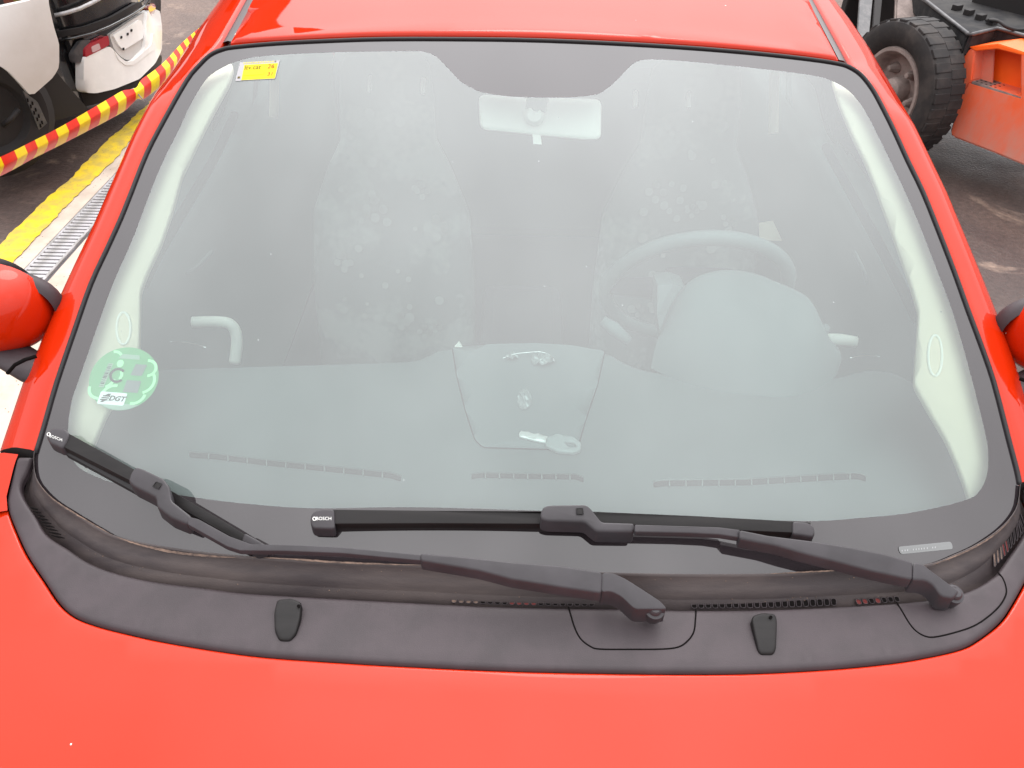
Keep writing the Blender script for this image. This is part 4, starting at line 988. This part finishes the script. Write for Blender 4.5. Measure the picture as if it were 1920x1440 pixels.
barrier('piece of striped barrier tape behind the white car panel, top left corner', [atD(-120, 28, 4.1), atD(-30, 12, 4.1), atD(10, 3, 4.1), atD(40, -6, 4.15), atD(90, -26, 4.2)], .075, .06)
tube('knot_strand', [KN2 + Vector(v) for v in ((-.03, 0, .012), (-.01, 0, .02), (.008, 0, -.012), (.018, 0, -.03))], .0025, M['galv'], None, seg=6)
bpy.data.objects['knot_strand'].parent = bpy.data.objects['barrier_tape']; bpy.data.objects['knot_strand'].location = -bpy.data.objects['barrier_tape'].location

# ------------------------------------------------------------------ black car with the white bumper
bc = thing('black_car', 'small black car with a white rear bumper, standing behind the striped tape', 'car')
A_ = atD(160, 172, 4.2); B_ = atD(300, 112, 4.75)
e_ = Vector((B_.x - A_.x, B_.y - A_.y, 0)).normalized(); n_ = Vector((e_.y, -e_.x, 0))
if n_.dot(CAM - A_) < 0: n_ = -n_
Lw = (B_ - A_).length
def bp_(px, py, out_=0):
    """point on the curved rear of the car (bulges between the corners)"""
    p = atP(px, py, A_, n_)
    for _ in range(3):
        u = (p - A_).dot(e_) / Lw; bulge = .10 * (1 - min(1.3, abs(2 * u - 1)) ** 2.4)
        p = atP(px, py, A_ + n_ * (bulge + out_), n_)
    return p
def bpanel(name, px, mat, out_=.0, depth=.03, r=4, par=None, n=4, res=11, label=None):
    """skin traced on the rear and given thickness"""
    lp = rpoly(px, r, n); A2 = [tuple(p) for p in resample(lp, max(24, len(lp)), True)]
    X = [tuple(p) for p in A2]; G_ = np.array([(a, b) for a in np.arange(min(p[0] for p in X), max(p[0] for p in X), res) for b in np.arange(min(p[1] for p in X), max(p[1] for p in X), res)])
    G_ = G_[inside(X, G_)]; G_ = G_[bdist([X], G_) > res * .4] if len(G_) else G_
    allp = X + [tuple(g) for g in G_]
    v2, _, f2, *_r = delaunay_2d_cdt([Vector(p) for p in allp], [(i, (i + 1) % len(X)) for i in range(len(X))], [], 0, 1e-6)
    Vv = np.array([(v.x, v.y) for v in v2]); Cc = np.array([Vv[list(f)].mean(0) for f in f2]); ok = inside(X, Cc)
    fr = [tuple(f) for f, o_ in zip(f2, ok) if o_]
    vs = [bp_(a, b, out_) for a, b in Vv]; nv = len(vs); vs += [v - n_ * depth for v in vs]
    fs = []
    for f in fr:
        nn = (vs[f[1]] - vs[f[0]]).cross(vs[f[2]] - vs[f[0]]); fs.append(f if nn.dot(n_) > 0 else tuple(reversed(f)))
    cnt = {(f[i], f[(i + 1) % 3]) for f in fs for i in range(3)}
    side = [(b, a, a + nv, b + nv) for a, b in cnt if (b, a) not in cnt]
    o = mesh(name, vs, fs + side + [tuple(q + nv for q in reversed(f)) for f in fs], mat, par or bc, label=label); sharpen(o, 45); return o
# hull behind, running away from the rear face
hull = [bp_(a, b, -.04) for a, b in ((100, -60), (308, -110), (306, 60), (301, 120), (262, 158), (215, 182), (165, 200), (120, 190), (104, 100))]
bpanel('tail_panel', [(84, -70), (300, -120), (302, 20), (296, 60), (250, 90), (204, 120), (160, 150), (158, 190), (112, 186), (106, 120), (96, 40)], M['blackp'], -.03, .05, 8)
bpanel('lower_skirt', [(112, 150), (158, 160), (180, 176), (250, 156), (303, 100), (304, 118), (290, 150), (240, 178), (190, 193), (160, 200), (112, 190)], M['blackm'], -.02, .05, 6)
for o3, sc in ((.0, 1.0),):
    base_ = [Vector((A_ - e_ * .28)[:]), Vector((B_ + e_ * .02)[:])]
    a2 = Vector((base_[0].x, base_[0].y, .22)); b2 = Vector((base_[1].x, base_[1].y, .22))
    rows = []
    for dpt, z0, z1, inset in ((.04, .22, 1.05, .0), (.5, .2, 1.25, .02), (1.3, .2, 1.3, .03), (2.2, .2, .95, .03), (2.6, .3, .8, .06)):
        o_ = n_ * -dpt
        rows.append([Vector((a2.x, a2.y, z0)) + o_, Vector((a2.x, a2.y, z1 - .12)) + o_, Vector((a2.x, a2.y, z1)) + o_ + e_ * .1, Vector((b2.x, b2.y, z1)) + o_ - e_ * .1, Vector((b2.x, b2.y, z1 - .12)) + o_ - e_ * inset, Vector((b2.x, b2.y, z0)) + o_ - e_ * inset])
    loft('body', rows, M['blackp'], bc, closed=True, cap=True, smooth=False)
bump_ = bpanel('bumper', [(157, 108), (206, 86), (215, 96), (222, 108), (236, 120), (248, 116), (272, 92), (276, 22), (284, 14), (292, 18), (300, 20), (304, 50), (304, 92), (292, 118), (262, 148), (215, 167), (180, 175), (162, 174), (157, 165)], M['white'], .012, .05, 5)
bpanel('plate_recess', [(205, 66), (240, 42), (272, 22), (290, 22), (290, 70), (280, 90), (262, 108), (248, 112), (238, 113), (226, 106), (214, 92)], M['dirty_white'], -.010, .03, 4)
bpanel('number_plate', [(212, 66), (264, 36), (271, 58), (268, 72), (232, 94), (222, 84)], M['white'], .0, .01, 2)
for x, y in ((228, 70), (247, 57), (240, 64), (232, 92)):
    bpanel('bolt_hole', [(x - 1.6, y - 2), (x + 1.6, y - 3), (x + 1.6, y + 2), (x - 1.6, y + 3)], M['blackm'], .004, .003, 1, res=3)
bpanel('ledge', [(214, 94), (226, 108), (238, 116), (250, 114), (284, 84), (287, 62), (292, 64), (290, 92), (250, 122), (236, 123), (222, 112)], M['white'], .016, .02, 3)
tl = bpanel('tail_light', [(160, 92), (170, 82), (203, 66), (206, 84), (184, 96), (160, 108)], M['tail'], .014, .04, 3, label='left red tail light')
bpanel('clear_lens', [(172, 88), (186, 81), (189, 92), (174, 99)], M['tailclear'], .017, .006, 2, par=tl, res=5)
bpanel('tail_light', [(277, 12), (283, 5), (291, 8), (292, 18), (286, 32), (280, 22)], M['tail'], .014, .04, 3)
tube('chrome_strip', [bp_(a, b, .01) for a, b in ((103, 29), (125, 24), (150, 16), (175, 4), (195, -8))], .010, M['galv'], bc, seg=8)
tube('gate_lip', [bp_(a, b, .006) for a, b in ((108, 76), (140, 71), (175, 62), (205, 50), (240, 32), (268, 14), (282, -2))], .007, M['blackp'], bc, seg=8)
bpanel('gate_ridge', [(106, 60), (160, 50), (210, 32), (262, 2), (270, 10), (222, 38), (170, 58), (107, 72)], M['blackm'], .0, .02, 3)
bpanel('fender_scrap', [(140, 92), (152, 76), (172, 74), (158, 92), (152, 118), (138, 118), (134, 104)], M['steel'], .004, .02, 4)
# ------------------------------------------------------------------ white car panel at far left
wc = thing('white_car', 'damaged white car at the left edge, wheel arch open, perforated bracket hanging below', 'car')
W0 = atD(55, 120, 3.55); wn_ = (CAM - W0); wn_.z = .0; wn_.normalize(); wn_ = (wn_ + Vector((.5, 0, 0))).normalized()
def wp_(px, py, out_=0):
    q = .05 * ((px - 40) / 80) ** 2 + .03 * ((py - 90) / 90) ** 2; return atP(px, py, W0 + wn_ * (out_ - q), wn_)
def wpanel(name, px, mat, out_, depth, r=4, par=None, label=None, res=12):
    lp = rpoly(px, r, 4); X = [tuple(p) for p in resample(lp, max(30, len(lp)), True)]
    G_ = np.array([(a, b) for a in np.arange(min(p[0] for p in X), max(p[0] for p in X), res) for b in np.arange(min(p[1] for p in X), max(p[1] for p in X), res)])
    G_ = G_[inside(X, G_)]; G_ = G_[bdist([X], G_) > res * .4] if len(G_) else G_
    v2, _, f2, *_r = delaunay_2d_cdt([Vector(p) for p in X + [tuple(g) for g in G_]], [(i, (i + 1) % len(X)) for i in range(len(X))], [], 0, 1e-6)
    Vv = np.array([(v.x, v.y) for v in v2]); Cc = np.array([Vv[list(f)].mean(0) for f in f2]); ok = inside(X, Cc)
    fr = [tuple(f) for f, o_ in zip(f2, ok) if o_]
    vs = [wp_(a, b, out_) for a, b in Vv]; nv = len(vs); vs += [v - wn_ * depth for v in vs]; fs = []
    for f in fr:
        nn = (vs[f[1]] - vs[f[0]]).cross(vs[f[2]] - vs[f[0]]); fs.append(f if nn.dot(wn_) > 0 else tuple(reversed(f)))
    cnt = {(f[i], f[(i + 1) % 3]) for f in fs for i in range(3)}
    side = [(b, a, a + nv, b + nv) for a, b in cnt if (b, a) not in cnt]
    o = mesh(name, vs, fs + side + [tuple(q + nv for q in reversed(f)) for f in fs], mat, par or wc, label=label); sharpen(o, 45); return o
wpanel('body_panel', [(-160, 30), (-60, 22), (0, 13), (60, 0), (86, -60), (92, 10), (101, 50), (111, 82), (111, 126), (100, 145), (59, 181), (37, 156), (15, 133), (-10, 118), (-60, 110), (-160, 130)], M['dirty_white'], .03, .03, 6)
wpanel('wheel_arch_shade', [(-160, 100), (0, 100), (40, 120), (95, 120), (118, 150), (158, 196), (170, 208), (110, 225), (60, 240), (-160, 290)], M['blackm'], -.12, .5, 6)  # black slab: arch cavity and the shadow round it in one shape
wpanel('hanging_bracket', [(42, 168), (58, 182), (70, 190), (93, 240), (75, 249), (62, 215)], M['steel'], .0, .01, 2)
for i in range(9):
    t = i / 8; x = 55 + 24 * t + (3 if i % 2 else -3); y = 188 + 48 * t
    wpanel('hole', [(x - 1.5, y - 3), (x + 1, y - 3.5), (x + 2.2, y + 3), (x - .4, y + 3.5)], M['void'], .003, .002, .5, res=4)
ty = lathe('wheel', [(.02, .02), (.15, .02), (.17, .05), (.25, .06), (.29, .03), (.30, -.05), (.29, -.13), (.1, -.13)], wp_(-25, 215, -.06), wn_, M['blackm'], wc, seg=36)
tube('drive_shaft', [wp_(5, 235, -.02), wp_(22, 222, -.0), wp_(34, 205, -.04)], .012, M['blackm'], wc, seg=8)

# ------------------------------------------------------------------ forklift
fk = thing('forklift', 'orange forklift with a dusty wheel and worn steel deck at the upper right', 'forklift')
F1 = atZ(1785, 257, .22); F2 = atZ(1920, 311, .22); fe = Vector((F2.x - F1.x, F2.y - F1.y, 0)).normalized(); fn = Vector((fe.y, -fe.x, 0))
if fn.dot(CAM - F1) < 0: fn = -fn
def fp(px, py, out_=0): return atP(px, py, F1 + fn * out_, fn)
def fpr(name, px, out_, depth, mat, bev=.006, par=fk, **k): return prism(name, [fp(a, b, out_) for a, b in px], fn * -depth, mat, par, bev=bev, **k)
bd = fpr('side_tank', [(1806, 170), (1816, 152), (1912, 180), (1912, 97), (1960, 110), (2100, 150), (2150, 398), (1920, 311), (1860, 286), (1785, 257), (1780, 250), (1800, 178)], .0, .30, M['orange'], .01)
fpr('front_post', [(1805, 108), (1816, 92), (1828, 92), (1822, 152), (1808, 166), (1800, 178)], .0, .30, M['orange'], .006)
fpr('top_rail', [(1816, 88), (1872, 82), (1920, 98), (1990, 120), (1990, 128), (1916, 104), (1870, 92), (1828, 96)], -.0, .30, M['orange_new'], .004)
fpr('pocket_back', [(1814, 84), (1870, 84), (1925, 100), (1925, 190), (1812, 170)], -.12, .04, M['orange_new'], .002)
fpr('pocket_cheek', [(1812, 90), (1864, 92), (1860, 160), (1814, 165)], -.075, .01, M['orange'], .002)
# perforated step plate in the pocket
st_ = [fp(1822, 153, -.002), fp(1914, 184, -.002)]
s4 = [st_[0], st_[1], st_[1] - fn * .13, st_[0] - fn * .13]
pt = prism('step_plate', [p + Vector((0, 0, .002)) for p in s4], Vector((0, 0, -.012)), M['rim'], fk, bev=.002)
for i in range(10):
    for j in range(3):
        c = s4[0].lerp(s4[1], (i + .6) / 10.5) - fn * (.02 + .035 * j) + Vector((0, 0, .0035))
        mesh('tread_hole', [c + fe * .006 * math.cos(a) + fn * .006 * math.sin(a) for a in [2 * math.pi * q / 8 for q in range(8)]], [tuple(range(8))], M['void'], pt, smooth=False)
# deck on top
deck_t = [fp(1732, 0, .0), fp(1822, 62, .02), fp(1870, 55, .02), fp(1930, 64, .02), fp(2060, 90, .02)]
zt = fp(1822, 66, .02).z
def fz(px, py, z): return atZ(px, py, z)
dk = [fz(1700, -30, zt), fz(1732, 0, zt), fz(1815, 66, zt), fz(1822, 66, zt), fz(1868, 55, zt), fz(1925, 70, zt), fz(2060, 108, zt), fz(2060, -60, zt), fz(1745, -60, zt)]
dko = prism('deck', dk, Vector((0, 0, -.10)), M['deck'], fk, bev=.008)
tube('deck_edge', [p + Vector((0, 0, .004)) for p in dk[1:7]], .010, M['steel'], dko, seg=8)
# machinery on the deck
for (px, py, rx, hh, m_) in ((1905, 40, .13, .10, 'steel'), (1860, 5, .09, .16, 'galv'), (1990, 10, .16, .25, 'blackm')):
    c = fz(px, py, zt + .002); lathe('drum', [(rx * .3, hh), (rx * .85, hh), (rx, hh * .8), (rx, 0)], c, (0, 0, 1), M[m_], fk, seg=28)
box('engine_cover', fz(1925, -8, zt + .06), (.42, .30, .16), M['blackm'], fk, ax=(fe, fn, Vector((0, 0, 1))), bev=.02)
for i in range(4): box('clamp', fz(1795 + 22 * i, 14 + 9 * i, zt + .012), (.035, .05, .03), M['blackm'], fk, ax=(fe, fn, Vector((0, 0, 1))), bev=.004)
tube('hose', [Vector(p) for p in crom([fz(1850, 38, zt + .01), fz(1872, 40, zt + .04), fz(1890, 52, zt + .03), fz(1915, 56, zt + .01), fz(1950, 50, zt + .02)], 5)], .008, M['blackm'], fk, seg=8)
# chassis mass behind wheel and tank
c_ = fp(1850, 180, -.55); box('chassis', (c_.x + .1, c_.y + .25, .42), (.55, 1.5, .5), M['blackm'], fk, ax=(fn, fe, Vector((0, 0, 1))), bev=.02)
# wheel
wc_ = atD(1692, 160, 4.18); wc_.z = .375 if abs(wc_.z - .375) < .12 else wc_.z
wax = Vector((-.95, -.31, 0)).normalized(); RT = .362
wh = node('wheel', fk)
lathe('tyre', [(.215, .075), (.235, .10), (.27, .112), (.315, .115), (.340, .105), (.352, .085), (.352, -.06), (.33, -.09), (.22, -.09)], wc_, wax, M['tyre'], wh, seg=64)
lathe('rim', [(.0001, .0), (.06, .0), (.12, .005), (.165, .012), (.178, .03), (.185, .075), (.20, .095), (.216, .094), (.224, .08), (.215, .06)], wc_, wax, M['rim'], wh, seg=56)
lathe('hub', [(.0001, .085), (.045, .083), (.060, .072), (.066, .045), (.068, .0)], wc_, wax, M['rim'], wh, seg=28)
wa = wax.cross(Vector((0, 0, 1))).normalized(); wb = wax.cross(wa)
lug0 = None
for i in range(5):
    a = 2 * math.pi * i / 5 + .35; p = wc_ + (wa * math.cos(a) + wb * math.sin(a)) * .118
    lathe('wheel_nut', [(.0001, .062), (.014, .060), (.018, .045), (.022, .03), (.030, .012), (.03, .0)], p, wax, M['rim'], wh, seg=8)
for i in range(30):
    a = 2 * math.pi * i / 30; d = (wa * math.cos(a) + wb * math.sin(a)); tt = (-wa * math.sin(a) + wb * math.cos(a))
    for sd__, off in ((.045, 0), (-.045, .5)):
        aa = a + off * 2 * math.pi / 30; d = (wa * math.cos(aa) + wb * math.sin(aa)); tt = (-wa * math.sin(aa) + wb * math.cos(aa))
        box('tread_block', wc_ + d * .3465 + wax * (sd__ + .012), (.088, .050, .016), M['tyre'], wh, ax=(wax, tt, d), bev=.004)
# mast rails left of the wheel
for (x0, x1, dd_, m_) in ((1612, 1632, .0, 'steel'), (1640, 1650, -.05, 'blackm')):
    p = [atD(x0 + 5, -80, 4.7), atD(x1 + 12, -80, 4.7), atD(x1 - 4, 80, 4.35), atD(x0 - 6, 80, 4.35)]
    prism('mast_rail', p, Vector((.03, .10, 0)), M[m_], fk, bev=.004)
prism('lift_cylinder', [atD(1682, -60, 4.6), atD(1726, -60, 4.6), atD(1722, 44, 4.45), atD(1678, 44, 4.45)], Vector((.02, .08, 0)), M['rim'], fk, bev=.01)
box('cross_beam', atD(1655, 20, 4.8), (.5, .08, .22), M['blackm'], fk, bev=.01)
box('front_axle', wc_ + Vector((.45, .15, .0)), (.7, .25, .2), M['blackm'], fk, bev=.02)

# ------------------------------------------------------------------ unseen hall, added and shaped for the dark reflection in the red roof
bd_m = node_mat('dark_render_wall', (.10, .085, .075), .85, .2, var=.2, vscale=1)
wh_ = thing('reflection_hall', 'unseen arched hall of dark render, added beyond the yard for its reflection in the red roof', 'building', (-12.6, 24, 0))
box('wall', (0, 0, 4.1), (10.6, 6, 8.2), bd_m, wh_)
arc_ = [(5.8 * math.cos(R(a)), 8.2 + 3.3 * math.sin(R(a))) for a in range(0, 181, 10)]
loft('roof', [[Vector((x, y, z)) for x, z in arc_] for y in (-3.2, 3.2)], M['steel'], wh_)
mesh('gable', [(x, -3.01, z) for x, z in arc_], [tuple(range(len(arc_)))], bd_m, wh_, smooth=False)
for i in range(4): box('window', (-3.6 + 2.4 * i, -3.03, 4.4), (1.2, .08, 1.6), M['void'], wh_)
